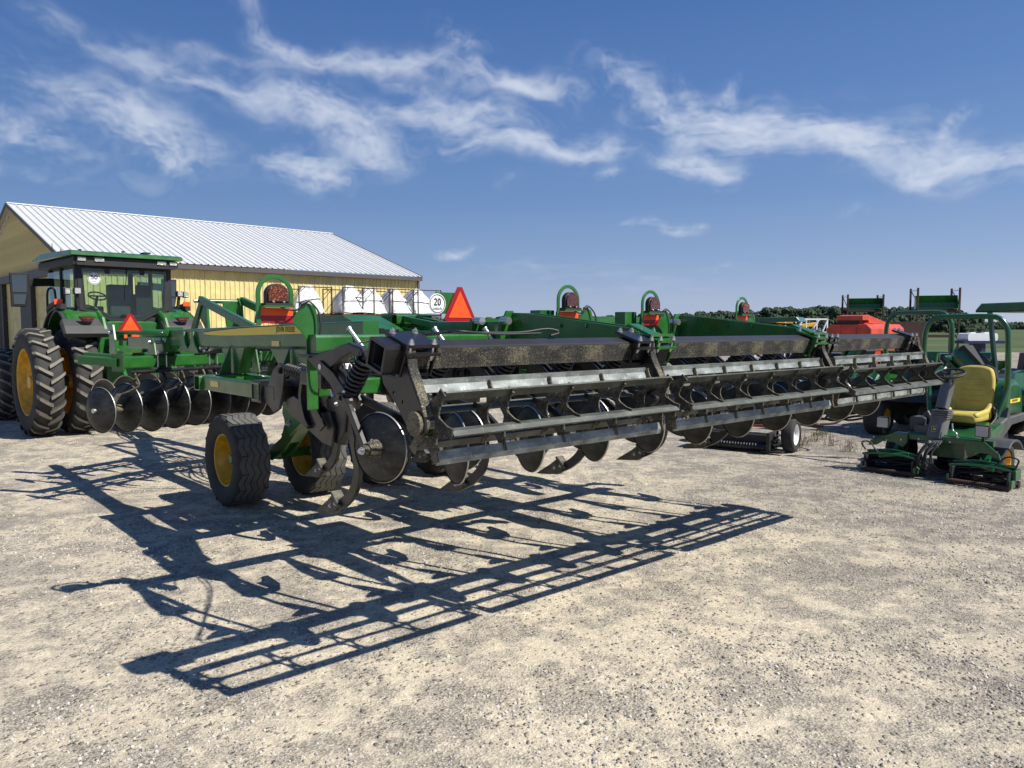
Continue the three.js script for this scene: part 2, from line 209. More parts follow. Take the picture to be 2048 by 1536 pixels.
// ground: trodden stone dust with grit and small stones, seven metres to the repeat
const GT = 7, GN = 2048;
const gravH = new Float32Array(GN * GN);
const gravCol = (() => {
  // stones stamped as small caps: gives each its own tone and relief
  const st = new Float32Array(GN * GN), sh = new Float32Array(GN * GN), r = rng(41);
  for (let k = 0; k < 52000; k++) {
    const cx = r() * GN, cy = r() * GN, dens = fbm(cx / GN * 9, cy / GN * 9, 4, 9, 9); if (dens < 0.36 + r() * 0.26) continue;
    const R = 0.9 + Math.pow(r(), 3.2) * 4.2, e = 0.6 + r() * 0.4, a = r() * PI, tone = r() < 0.2 ? -0.5 - r() * 0.4 : (r() - 0.4) * 0.85, ca = Math.cos(a), sa = Math.sin(a), q = Math.ceil(R) + 1;
    for (let y = -q; y <= q; y++) for (let x = -q; x <= q; x++) {
      const dx = (x * ca + y * sa) / R, dy = (-x * sa + y * ca) / (R * e), d = dx * dx + dy * dy; if (d > 1) continue;
      const i = ((Math.floor(cy + y) % GN + GN) % GN) * GN + ((Math.floor(cx + x) % GN + GN) % GN), hh = Math.sqrt(1 - d) * R;
      if (hh > sh[i]) { sh[i] = hh; st[i] = tone; }
    }
  }
  return tex(GN, (u, v, o) => {
    const i = Math.min(GN - 1, Math.round(v * GN)) * GN + Math.min(GN - 1, Math.round(u * GN));
    const b = fbm(u * 9, v * 9, 4, 9, 9), b2 = fbm(u * 22 + 5, v * 22, 4, 22, 22), g = vn(u * 256, v * 256, 256, 256), g1 = vn(u * 256 * 3.1, v * 256 * 3.1), fine = NT[(i * 7919) & 65535];
    const b3 = fbm(u * 60 + 3, v * 60, 3, 60, 60), dust = sstep(0.38, 0.63, b * 0.26 + b2 * 0.36 + b3 * 0.38);
    let k = mix(0.68, 0.88, dust) + (g - 0.5) * 0.1 + (g1 - 0.5) * mix(0.34, 0.12, dust) + (fine - 0.5) * mix(0.26, 0.12, dust);
    const s = sh[i]; if (s > 0) k = mix(k, 0.66 + st[i] * 0.3, 0.55 + 0.3 * (1 - dust));
    gravH[i] = clamp(s / 9) * 0.8 + (g - 0.5) * 0.12 + (g1 - 0.5) * mix(0.24, 0.1, dust) + (b2 - 0.5) * 0.5 + (fine - 0.5) * 0.1 + 0.35;
    const w = mix(0.35, 1, dust);
    set3(o, k * (0.985 + 0.02 * w), k * (0.968 + 0.005 * w), k * (0.945 - 0.045 * w));
  }, true);
})();
const gravBump = tex(GN, (u, v, o) => { const k = gravH[Math.min(GN - 1, Math.round(v * GN)) * GN + Math.min(GN - 1, Math.round(u * GN))]; set3(o, k, k, k); });
for (const t of [gravCol, gravBump]) t.repeat.set(1 / GT, 1 / GT);

// ---------------------------------------------------------------- materials
const S = o => new THREE.MeshStandardMaterial(o), PH = o => new THREE.MeshPhysicalMaterial(o);
const M = {
  green: PH({ color: L3(0.024, 0.152, 0.025), roughness: 0.5, roughnessMap: paintRough, map: rep(paintDust, 1.3), clearcoat: 0.42, clearcoatRoughness: 0.17 }),
  mowerGreen: PH({ color: L3(0.012, 0.115, 0.036), roughness: 0.5, roughnessMap: paintRough, map: rep(paintDust, 1.1), clearcoat: 0.6, clearcoatRoughness: 0.14 }),
  black: PH({ color: L3(0.015, 0.015, 0.0165), roughness: 0.58, roughnessMap: paintRough, map: rep(paintDust, 1.7), clearcoat: 0.16, clearcoatRoughness: 0.35 }),
  fenderPlastic: S({ color: L3(0.05, 0.05, 0.052), roughness: 0.55, map: plastic }),
  blackPlastic: S({ color: L3(0.022, 0.022, 0.024), roughness: 0.6, map: plastic }),
  grey: PH({ color: L3(0.085, 0.088, 0.092), roughness: 0.55, map: plastic, clearcoat: 0.1, clearcoatRoughness: 0.4 }),
    blade: S({ color: L3(0.24, 0.25, 0.225), map: rep(scour, 1.1), metalness: 0.2, roughness: 0.6 }),
  edge: S({ color: L3(0.42, 0.41, 0.39), metalness: 0.75, roughness: 0.42 }),
  tube: PH({ color: L3(0.024, 0.024, 0.026), roughness: 0.55, map: rep(paintDust, 1.7), clearcoat: 0.25, clearcoatRoughness: 0.3 }),
  column: PH({ color: L3(0.15, 0.153, 0.158), roughness: 0.5, map: plastic, clearcoat: 0.15, clearcoatRoughness: 0.35 }),
  mud: S({ color: L3(0.95, 0.95, 0.92), map: rep(mudCol, 1.6), bumpMap: rep(mudBump, 1.6), bumpScale: 0.0015, roughness: 0.86 }),
  scour: S({ color: L3(0.78, 0.8, 0.79), map: rep(scour, 1.4), metalness: 0.28, roughness: 0.5 }),
  disc: S({ color: L3(0.16, 0.155, 0.15), map: rep(scour, 1.1), metalness: 0.7, roughness: 0.48 }),
  point: S({ color: L3(0.34, 0.3, 0.25), map: rep(scour, 2.3), metalness: 0.35, roughness: 0.65 }),
  zinc: S({ color: L3(0.62, 0.63, 0.64), metalness: 0.9, roughness: 0.32 }),
  rust: S({ color: L3(0.075, 0.042, 0.033), roughness: 0.85, map: plastic }),
  yellowRim: PH({ color: L3(0.72, 0.43, 0.012), roughness: 0.5, map: rep(paintDust, 2), clearcoat: 0.3, clearcoatRoughness: 0.25 }),
  yellowSeat: S({ color: L3(0.62, 0.5, 0.1), roughness: 0.62, map: plastic }),
  yellowDecal: S({ color: L3(0.85, 0.62, 0.06), roughness: 0.42 }),
  gold: S({ color: L3(0.78, 0.62, 0.2), roughness: 0.45 }),
  ink: S({ color: L3(0.012, 0.012, 0.014), roughness: 0.5 }),
  white: S({ color: L3(0.78, 0.78, 0.78), roughness: 0.5 }),
  orange: S({ color: L3(0.92, 0.09, 0.012), roughness: 0.4 }),
  red: S({ color: L3(0.3, 0.008, 0.014), roughness: 0.3 }),
  redPaint: PH({ color: L3(0.62, 0.065, 0.022), roughness: 0.5, map: rep(paintDust, 0.7), clearcoat: 0.2, clearcoatRoughness: 0.35 }),
  amberLens: PH({ map: rep(lensSparkle, 7), color: L3(1.0, 0.24, 0.012), roughness: 0.22, clearcoat: 1, clearcoatRoughness: 0.06, bumpMap: rep(lensBump, 15), bumpScale: 0.006 }),
  redLens: PH({ map: rep(lensSparkle, 7), color: L3(0.3, 0.016, 0.024), roughness: 0.3, clearcoat: 0.8, clearcoatRoughness: 0.1, bumpMap: rep(lensBump, 15), bumpScale: 0.003 }),
  lampFace: PH({ color: L3(0.6, 0.6, 0.57), roughness: 0.22, metalness: 0.35, clearcoat: 0.8, bumpMap: rep(lensBump, 6), bumpScale: 0.006 }),
  mirror: S({ color: L3(0.16, 0.18, 0.18), metalness: 1, roughness: 0.07 }),
  glass: PH({ color: L3(0.76, 0.86, 0.82), transmission: 1, thickness: 0, roughness: 0.02, ior: 1.45 }),
  tyre: S({ color: L3(0.85, 0.85, 0.85), vertexColors: true, roughness: 0.86, map: rep(plastic, 2), bumpMap: rep(rubberBump, 3), bumpScale: 0.0012 }),
  wrap: PH({ color: L3(0.74, 0.75, 0.76), roughness: 0.42, map: plastic, bumpMap: rep(crumple, 0.4), bumpScale: 0.05, clearcoat: 0.25, clearcoatRoughness: 0.3 }),
  hose: S({ color: L3(0.018, 0.018, 0.019), roughness: 0.5 }),
  chrome: S({ color: L3(0.7, 0.71, 0.72), metalness: 1, roughness: 0.16 }),
  dish: S({ color: L3(0.78, 0.79, 0.8), roughness: 0.4, metalness: 0.2 }),
};
const font = await new FontLoader().loadAsync('fonts/droid/droid_sans_bold.typeface.json');
const fontR = await new FontLoader().loadAsync('fonts/droid/droid_sans_regular.typeface.json');
function text(str, h, o = {}) {                                // flat lettering in the xy plane, centred
  const g = new THREE.ShapeGeometry((o.thin ? fontR : font).generateShapes(str, h), 4); g.computeBoundingBox(); const b = g.boundingBox;
  return g.translate(-(b.min.x + b.max.x) / 2, -(b.min.y + b.max.y) / 2, 0).scale(o.sx ?? 1, 1, 1);
}
const facing = (g, n, at) => { const z = P(n).clone().normalize(), [x, y] = frameOf(z); return basisTo(g, x, y, z, P(at)); };

// ---------------------------------------------------------------- the lot: one gravel sheet, finer near the camera, and fields to the horizon
const lanes = (x, z) => {                                        // two packed wheel lanes that sweep across the right of the lot
  let q = 0; for (const [d, a] of [[5.35, 1], [7.0, 0.9], [4.0, 0.55]]) { const c = -(d + 0.22 * Math.sin(x * 0.55 + d) + (fbm(x * 0.7 + d, 3, 2) - 0.5) * 0.3), e = (z - c) / 0.2; q = Math.max(q, a * Math.exp(-e * e) * sstep(-2.5, 1, x) * (0.45 + 0.9 * fbm(x * 1.9 + d * 7, z * 4, 3))); } return q;
};
function groundHeight(x, z) {                                  // gentle unevenness and a few shallow wheel tracks
  let h = (fbm(x * 0.35 + 50, z * 0.35 + 50, 3) - 0.5) * 0.05 + (fbm(x * 1.7 + 20, z * 1.7 + 80, 3) - 0.5) * 0.022;
  h -= 0.014 * lanes(x, z) * (0.7 + 0.6 * vn(x * 9, z * 3));
  return h * sstep(0, 3, Math.hypot(x, z) - 0.5) * 0.6;
}
const lotTone = (x, z) => {                                    // stone dust (tan) against clean grey gravel, read off the photograph
  const n = fbm(x * 0.16 + 30, z * 0.16 + 70, 4), n2 = fbm(x * 0.9 + 11, z * 0.55 + 5, 4), n3 = fbm(x * 3.1 + 61, z * 2.2 + 17, 3);
  return clamp(0.12 + sstep(-1, 6.5, x + z * -0.02 + (n - 0.5) * 5) * 0.75 + (n - 0.5) * 0.5 + (n2 - 0.5) * 0.6 + (n3 - 0.5) * 0.7 - 0.55 * lanes(x, z));
};
{
  const xs = [], zs = [], step = (a, b, s0, list) => { let v = a; while (v < b) { list.push(v); v += s0; } };
  step(-130, -30, 5, xs); step(-30, -9, 0.9, xs); step(-9, 9.01, 0.1, xs); step(9.9, 30, 0.9, xs); step(30, 131, 5, xs);
  step(-63, -34, 4, zs); step(-34, -16, 0.6, zs); step(-16, -1.5, 0.1, zs); step(-1.5, 12, 0.7, zs);
  const pos = [], col = [], uv = [], idx = [];
  for (const z of zs) for (const x of xs) {
    pos.push(x, groundHeight(x, z), z); uv.push(x, z);
    const t = lotTone(x, z), n = 0.9 + 0.14 * fbm(x * 0.5, z * 0.5 + 9, 3);
    col.push(mix(0.72, 0.41, t) * n, mix(0.672, 0.389, t) * n, mix(0.59, 0.36, t) * n);
  }
  for (let j = 0; j < zs.length - 1; j++) for (let i = 0; i < xs.length - 1; i++) { const a = j * xs.length + i, b = a + 1, c = a + xs.length, d = c + 1; idx.push(a, c, b, b, c, d); }
  const g = new THREE.BufferGeometry(); g.setAttribute('position', new THREE.Float32BufferAttribute(pos, 3)); g.setAttribute('color', new THREE.Float32BufferAttribute(col, 3)); g.setAttribute('uv', new THREE.Float32BufferAttribute(uv, 2)); g.setIndex(idx); g.computeVertexNormals();
  const m = new THREE.Mesh(g, S({ vertexColors: true, map: gravCol, bumpMap: gravBump, bumpScale: 0.028, roughness: 0.95 })); m.name = 'gravel_lot'; m.userData.kind = 'structure'; m.receiveShadow = true; scene.add(m);
  const f = new THREE.PlaneGeometry(7000, 7000, 1, 1).rotateX(-PI / 2).translate(0, -0.06, 0);
  const ft = tex(512, (u, v, o) => { const b = fbm(u * 8, v * 8, 5, 8, 8), r = fbm(u * 3, v * 120, 3, 3, 120); const k = 0.8 + (b - 0.5) * 0.5 + (r - 0.5) * 0.3; set3(o, k * 0.98, k, k * 0.86); }, true); ft.repeat.set(1 / 60, 1 / 60);
  structure('field', f, S({ color: L3(0.085, 0.12, 0.036), map: ft, roughness: 1 }));
}
// loose stones lying on it
{
  const shapes = [0, 1, 2].map(k => { const g = new THREE.IcosahedronGeometry(1, 1), p = g.attributes.position, r = rng(90 + k), key = {}; for (let i = 0; i < p.count; i++) { const id = [p.getX(i), p.getY(i), p.getZ(i)].map(v => v.toFixed(3)).join(); const s = key[id] ??= 0.72 + r() * 0.5; p.setXYZ(i, p.getX(i) * s, p.getY(i) * s * 0.72, p.getZ(i) * s * 0.85); } const f = mergeVertices((g.deleteAttribute('normal'), g.deleteAttribute('uv'), g)); return toCreasedNormals(f, 0.6); });
  const mat = S({ color: 0xffffff, roughness: 0.9 }), r = rng(11), o = new THREE.Object3D(), c = new THREE.Color();
  const spots = [[], [], []];
  for (let k = 0; k < 230000; k++) {
    const d = 2.2 + Math.pow(r(), 1.7) * 15, x = (r() * 2 - 1) * d * 0.75, z = -d, t = lotTone(x, z), cl = fbm(x * 1.3 + 9, z * 1.3, 3);
    const q = 0.16 + 0.75 * t + (cl - 0.5) * 1.5; if (r() > q) continue;
    const s = 0.0022 + Math.pow(r(), 4) * 0.009 + (r() < 0.002 ? 0.009 : 0);
    spots[Math.floor(r() * 3)].push([x, z, s, r(), r(), r()]);
  }
  spots.forEach((list, k) => {
    const im = new THREE.InstancedMesh(shapes[k], mat, list.length); im.name = numbered('loose_gravel'); im.userData = { kind: 'stuff', label: ['small grey stones scattered over the lot', 'tan pebbles strewn across the lot', 'pale angular grit lying on the lot'][k], category: 'gravel' }; im.castShadow = im.receiveShadow = true;
    list.forEach(([x, z, s, a, b, e], i) => { o.position.set(x, groundHeight(x, z) + s * 0.3, z); o.rotation.set(a * 0.7, b * 6.3, e * 0.7); o.scale.set(s, s * (0.6 + e * 0.5), s * (0.7 + a * 0.5)); o.updateMatrix(); im.setMatrixAt(i, o.matrix); const v = b < 0.14 ? 0.12 + a * 0.12 : 0.26 + a * 0.3; c.setRGB(v * 1.06, v * (0.96 + e * 0.03), v * (0.8 + e * 0.12)); im.setColorAt(i, c); });
    scene.add(im);
  });
}

// ================================================================ the barn
const BARN_AT = [-17.55, 0, -30.6], BARN_TURN = 0.758, B = surveyor(BARN_AT, BARN_TURN);
const wallPaint = PH({ color: L3(0.82, 0.68, 0.3), roughness: 0.5, map: rep(plastic, 0.35), clearcoat: 0.12, clearcoatRoughness: 0.4 });
const roofPaint = PH({ color: L3(0.56, 0.57, 0.575), roughness: 0.45, clearcoat: 0.15, clearcoatRoughness: 0.35 });
const trim = S({ color: L3(0.075, 0.068, 0.066), roughness: 0.55 }), doorDark = S({ color: L3(0.03, 0.029, 0.03), roughness: 0.6 });
function ribbed(w, len, ribs, h = 0.032) {                    // a ribbed sheet: width along x, length along y, ribs towards +z
  const p = w / ribs, up = [], lo = []; for (let k = 0; k < ribs; k++) for (const [a, z] of [[0.06, 0], [0.14, h], [0.26, h], [0.34, 0], [0.98, 0]]) { up.push([k * p + a * p, z + 0.004]); lo.unshift([k * p + a * p, z]); }
  const pts = [...up, ...lo]; pts[0][0] = lo[lo.length - 1][0] = 0.001;
  const g = new THREE.ExtrudeGeometry(new THREE.Shape(pts.map(q => new THREE.Vector2(...q))), { depth: len, bevelEnabled: false });
  return basisTo(g, EX, EZ, new V3(0, -1, 0), new V3(0, len, 0));
}
const barn = thing('barn', 'long yellow steel barn with a pale ribbed metal roof and dark trim', 'barn', BARN_AT, BARN_TURN);
{
  const L = 17.1, W = 18, E = 4.9, RI = 7.9, n = 19, pw = L / n, ov = 0.35, sl = Math.hypot(W / 2 + ov, (RI - E) * (1 + ov / (W / 2))), ang = Math.atan2(RI - E, W / 2);
  const wg = mergeAll([ribbed(pw - 0.004, E - 0.25, 4)]); boxUV(wg);
  for (let k = 0; k < n; k++) { const m = new THREE.Mesh(wg, wallPaint); m.name = 'wall_panel'; m.position.set(k * pw, 0.05, 0.01); m.castShadow = m.receiveShadow = true; barn.add(m); }
  mesh(barn, 'wall_frame', [box([L / 2, E / 2 - 0.1, -0.1], L - 0.2, E - 0.25, 0.1), box([L - 0.06, E / 2 - 0.1, -W / 2], 0.1, E - 0.2, W - 0.2), box([L / 2, E / 2 - 0.1, -W + 0.06], L - 0.2, E - 0.2, 0.1)], wallPaint);
  const rg = mergeAll([ribbed(pw - 0.004, sl, 3, 0.045)]); boxUV(rg);
  for (let k = 0; k < n; k++) for (const s of [1, -1]) { const m = new THREE.Mesh(rg, roofPaint); m.name = 'roof_panel'; m.castShadow = m.receiveShadow = true; m.position.set(s > 0 ? k * pw : k * pw + pw, RI - sl * Math.sin(ang), s > 0 ? -W / 2 + sl * Math.cos(ang) : -W / 2 - sl * Math.cos(ang)); m.rotation.set(-(PI / 2 - ang), 0, 0); if (s < 0) { m.rotation.set(0, PI, 0); m.rotateX(-(PI / 2 - ang)); } barn.add(m); }
  for (const x of [-0.3]) for (const s of [1, -1]) { const m = mesh(barn, 'roof_edge', [ribbed(0.3, sl, 1)], roofPaint); m.position.set(s > 0 ? x : 0, RI - sl * Math.sin(ang), s > 0 ? -W / 2 + sl * Math.cos(ang) : -W / 2 - sl * Math.cos(ang)); m.rotation.set(-(PI / 2 - ang), 0, 0); if (s < 0) { m.rotation.set(0, PI, 0); m.rotateX(-(PI / 2 - ang)); } }
  mesh(barn, 'ridge_cap', [bar([-0.3, RI + 0.02, -W / 2], [L, RI + 0.02, -W / 2], 0.3, 0.05, { r: 0.02 })], roofPaint);
  const ey = RI - sl * Math.sin(ang);
  mesh(barn, 'fascia', [box([L / 2 - 0.15, ey - 0.13, ov - 0.0], L + 0.34, 0.2, 0.03), box([L / 2 - 0.15, ey - 0.22, ov / 2], L + 0.3, 0.02, ov)], trim);
  for (const x of [0, L - 0.02]) mesh(barn, 'corner_trim', box([x, E / 2 - 0.12, 0.04], 0.13, E - 0.2, 0.06), trim);
  for (const [x, z] of [[-0.32, ov], [-0.32, -W - ov], [L + 0.012, ov]]) mesh(barn, 'verge_trim', bar([x, RI - 0.05, -W / 2], [x, ey - 0.05, z], 0.025, 0.17), trim);
  // gable end: ribbed panels above a door track, sliding doors in dark frames below
  const hy = 4.35;
  for (let k = 0; k < 20; k++) { const z0 = -k * 0.9 - 0.9, mid = -(k + 0.5) * 0.9, top = E + (RI - E) * (1 - Math.abs(mid + W / 2) / (W / 2)) - 0.12; const g = ribbed(0.896, Math.max(0.2, top - hy), 4); const m = mesh(barn, 'gable_panel', g, wallPaint); m.position.set(-0.01, hy, z0); m.rotation.y = -PI / 2; }
  mesh(barn, 'gable_sheet', plateX([[0, hy + 0.05], [0, E - 0.1], [-W / 2, RI - 0.12], [-W, E - 0.1], [-W, hy + 0.05]], 0.05, 0.06), wallPaint);
  mesh(barn, 'door_track', [box([-0.16, hy, -W / 2], 0.22, 0.34, W - 0.2)], trim);
  const cols = [[72, 50], [14, -20]].map(([a, b]) => [B.X(a, 600, 0)[2], B.X(b, 600, 0)[2]]);
  for (const [a, b] of [...cols, [-11.8, -12.8], [-16, -17]]) mesh(barn, 'door_post', box([-0.1, hy / 2, (a + b) / 2], 0.2, hy - 0.1, Math.abs(a - b)), doorDark);
  for (let k = 0; k < 10; k++) { const g = ribbed(1.76, hy - 0.2, 5, 0.016), m = mesh(barn, 'sliding_door', g, wallPaint); m.position.set(0.02, 0.05, -1.85 - k * 1.78); m.rotation.y = -PI / 2; }
  for (const y of [1.2, 2.4, 3.4]) mesh(barn, 'door_rail', box([-0.02, y, -W / 2], 0.03, 0.02, W - 0.6, 0.004), wallPaint);
  mesh(barn, 'gable_gutter', rod([-0.28, ey - 0.2, ov], [-0.28, ey + 0.3, ov], 0.02), doorDark);
}

// ================================================================ stacked steel crates with wrapped machines, in front of the barn
function crate(label, at, turn) {
  const g = thing('steel_crate', label, 'crate', at, turn, 'steel crates stacked by the barn'), w = 1.5, d = 2.3, h = 1.28;
  for (const x of [-1, 1]) for (const z of [-1, 1]) mesh(g, 'post', bar([x * w / 2, 0, z * d / 2], [x * w / 2, h, z * d / 2], 0.05, 0.05, { r: 0.006 }), M.rust);
  for (const z of [-1, 1]) { mesh(g, 'top_rail', bar([-w / 2, h - 0.03, z * d / 2], [w / 2, h - 0.03, z * d / 2], 0.045, 0.045), M.rust); for (const x of [-1, 1]) mesh(g, 'corner_brace', bar([x * w / 2, h - 0.3, z * d / 2], [x * (w / 2 - 0.28), h - 0.04, z * d / 2], 0.025, 0.025), M.rust); }
  for (const x of [-1, 1]) { mesh(g, 'side_brace', bar([x * w / 2, 0.1, -d / 2], [x * w / 2, h - 0.1, d / 2], 0.02, 0.02), M.rust); }
  mesh(g, 'base', [box([0, 0.04, 0], w, 0.07, d), box([-w / 2, 0.06, 0], 0.06, 0.1, d), box([w / 2, 0.06, 0], 0.06, 0.1, d)], M.rust);
  return g;
}
function wrapped(label, at, turn, seed, s = 1) {
  const r = rng(seed), pts = [], prof = [[-1.2, 0.4, 0.4], [-1.05, 0.72, 0.42], [-0.5, 0.88, 0.4], [-0.05, 1.24, 0.2], [0.2, 1.26, 0.18], [0.5, 0.8, 0.42], [0.95, 0.22, 0.55], [1.1, 0.02, 0.58], [-1.15, 0.02, 0.45], [0.2, 0.02, 0.66], [-0.5, 0.4, 0.58], [0.3, 0.5, 0.56]];
  for (const [z, y, w] of prof) for (const x of [-1, 1]) pts.push(new V3(x * w * (0.9 + r() * 0.2) * s, y * (0.93 + r() * 0.1) * s + 0.08, z * (0.95 + r() * 0.1) * s));
  const g = new ConvexGeometry(pts); let q = mergeVertices((g.deleteAttribute('normal'), g));
  // subdivide once and push the new points about so that the film sags and creases
  const src = q.toNonIndexed().attributes.position, tri = []; const jig = p => { const k = (fbm(p.x * 3 + seed, p.y * 3 + p.z * 2.2, 3) - 0.5) * 0.34 * s; return new V3(p.x * (1 + k), Math.max(0.03, p.y - Math.abs(k) * 0.5), p.z + k * 0.7); };
  const sub = (a, b, c, n) => { if (!n) { tri.push(a, b, c); return; } const ab = a.clone().lerp(b, 0.5), bc = b.clone().lerp(c, 0.5), ca = c.clone().lerp(a, 0.5); sub(a, ab, ca, n - 1); sub(ab, b, bc, n - 1); sub(ca, bc, c, n - 1); sub(ab, bc, ca, n - 1); };
  for (let i = 0; i < src.count; i += 3) sub(new V3().fromBufferAttribute(src, i), new V3().fromBufferAttribute(src, i + 1), new V3().fromBufferAttribute(src, i + 2), 2);
  const out = new THREE.BufferGeometry().setFromPoints(tri.map(jig)), m0 = toCreasedNormals(mergeVertices(out, 0.002), 0.5);
  const m = mesh(scene, 'wrapped_machine', m0, M.wrap, { at, turn }); tag(m, label, 'wrapped machine', 'machines wrapped in white film'); return m;
}
{
  const cols = [613, 684, 735, 786, 832], ds = [35, 35.6, 36.4, 37.2, 38];
  const place = ['leftmost column', 'second column from the left', 'middle column', 'second column from the right', 'rightmost column'];
  cols.forEach((px, i) => {
    const p = spot(px, 640, ds[i]); if (i === 1) p.x += 0.3;
    for (let k = 0; k < 3; k++) {
      const y = k * 1.29, lv = ['bottom', 'middle', 'top'][k];
      crate(`rusty steel crate in the ${lv} layer by the barn, ${place[i]}`, [p.x, y - 0.02, p.z], 0.62);
      wrapped(`white film wrapped machine in the ${lv} crate by the barn, ${place[i]}`, [p.x, y + 0.05, p.z + (k === 2 ? 0 : 0)], 0.62 + (i === 0 ? -0.2 : 0), 30 + i * 7 + k, k === 2 ? 0.98 : 0.86);
    }
  });
}

// ================================================================ far woods and hedge
{
  const clump = (() => { const g = new THREE.IcosahedronGeometry(1, 2), p = g.attributes.position, r = rng(3), key = {}; for (let i = 0; i < p.count; i++) { const id = [p.getX(i), p.getY(i), p.getZ(i)].map(v => v.toFixed(3)).join(); const s = key[id] ??= 0.6 + r() * 0.62; p.setXYZ(i, p.getX(i) * s, p.getY(i) * s, p.getZ(i) * s); } g.computeVertexNormals(); return g; })();
  const r = rng(21), list = [], add = (px, d, top, spread) => {     // one tree: a heap of leaf clumps on a trunk's worth of height
    const p = spot(px, 652, d), H = EYE + (HORIZON - top) / FOC * d, n = 34;
    for (let k = 0; k < n; k++) { const a = r() * 6.28, q = Math.sqrt(r()), y = H * (0.12 + 0.8 * r()), w = spread * (1 - Math.pow(Math.abs(y / H - 0.45) / 0.62, 2) * 0.75); list.push([p.x + Math.cos(a) * q * w, y, p.z + Math.sin(a) * q * w, (0.6 + r() * 1.1) * spread / 5, r()]); }
  };
  const topAt = px => px < 1100 ? 641 : px < 1330 ? mix(640, 630, (px - 1100) / 230) : px < 1520 ? mix(630, 623, (px - 1330) / 190) : px < 1560 ? 618 : px < 1900 ? 615 : px < 1945 ? mix(618, 634, (px - 1900) / 45) : 645;
  for (let px = 860; px < 1950; px += 4) { const d = px < 1330 ? 520 : 330 + r() * 60; add(px + r() * 6, d, topAt(px) + (r() - 0.35) * 9, d * 0.0135); }
  for (let px = 1330; px < 1950; px += 14) add(px + r() * 9, 285 + r() * 25, topAt(px) + 12 + r() * 14, 3.6);
  for (let px = 1940; px < 2200; px += 7) add(px + r() * 5, 700, 646 + (r() - 0.5) * 5, 6);
  for (let px = -500; px < 860; px += 9) add(px + r() * 6, 600, 640 + (r() - 0.5) * 8, 7);
  const im = new THREE.InstancedMesh(clump, S({ color: 0xffffff, roughness: 1 }), list.length), o = new THREE.Object3D(), c = new THREE.Color();
  list.forEach(([x, y, z, s, t], i) => { o.position.set(x, y, z); o.rotation.set(t * 6, t * 17, t * 29); o.scale.set(s, s * 0.85, s); o.updateMatrix(); im.setMatrixAt(i, o.matrix); const k = 0.75 + t * 0.5; im.setColorAt(i, c.setRGB(0.044 * k, 0.068 * k, 0.036 * k)); });
  im.name = 'far_woods'; im.userData = { kind: 'stuff', label: 'dark green wood along the horizon beyond the fields', category: 'woods' }; im.castShadow = im.receiveShadow = true; scene.add(im);
}

// ================================================================ the combination ripper
const RIP_AT = [-0.671, 0, -3.785], RIP_TURN = 0.723, Q = surveyor(RIP_AT, RIP_TURN);
const rip = thing('disc_ripper', 'wide green combination ripper with black rear rolling baskets, raised on its wheels', 'farm implement', RIP_AT, RIP_TURN);

// ---- road wheels
function zigzagTyre(R, w, rimR) {
  const h = w / 2, body = lathe([[rimR, -h * 0.72], [rimR + 0.03, -h * 0.9], [R * 0.78, -h], [R * 0.9, -h * 0.97], [R * 0.968, -h * 0.87], [R * 0.98, -h * 0.6], [R * 0.982, 0], [R * 0.98, h * 0.6], [R * 0.968, h * 0.87], [R * 0.9, h * 0.97], [R * 0.78, h], [rimR + 0.03, h * 0.9], [rimR, h * 0.72]], 72, [1, 0, 0]);
  const out = [paint(body, 0.06, 0.058, 0.055)], N = 32, rows = 5, tw = w * 0.9 / rows, gap = 0.0052;
  for (let i = 0; i < rows; i++) for (let k = 0; k < N; k++) {
    const x0 = -w * 0.43 + i * tw + gap, x1 = x0 + tw - 2 * gap, s = 0.022, o0 = (k % 2 ? s : -s), o1 = -o0, edge = i === 0 || i === rows - 1, g0 = edge ? 0.07 : 0.0, a0 = (k + (k % 2 ? g0 : 0)) / N * 2 * PI, a1 = (k + (k % 2 ? 1 : 1 - g0)) / N * 2 * PI;
    const rt = R * (edge ? 0.993 : 1), rb = R * 0.962, g = new THREE.BufferGeometry(), pos = [];
    const pt = (x, a, r) => [clamp(x, -w * 0.46, w * 0.46), Math.sin(a) * r, Math.cos(a) * r];
    const c = [[x0 + o0, a0], [x1 + o0, a0], [x1 + o1, a1], [x0 + o1, a1]], T = c.map(q => pt(...q, rt)), B = c.map(q => pt(...q, rb));
    const quad = (a, b, d, e) => pos.push(...a, ...b, ...d, ...a, ...d, ...e);
    quad(T[0], T[1], T[2], T[3]); for (let q = 0; q < 4; q++) { const n = (q + 1) % 4; quad(T[n], T[q], B[q], B[n]); }
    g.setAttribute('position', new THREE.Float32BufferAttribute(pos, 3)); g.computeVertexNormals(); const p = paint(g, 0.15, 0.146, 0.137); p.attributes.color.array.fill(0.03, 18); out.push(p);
  }
  return out;
}
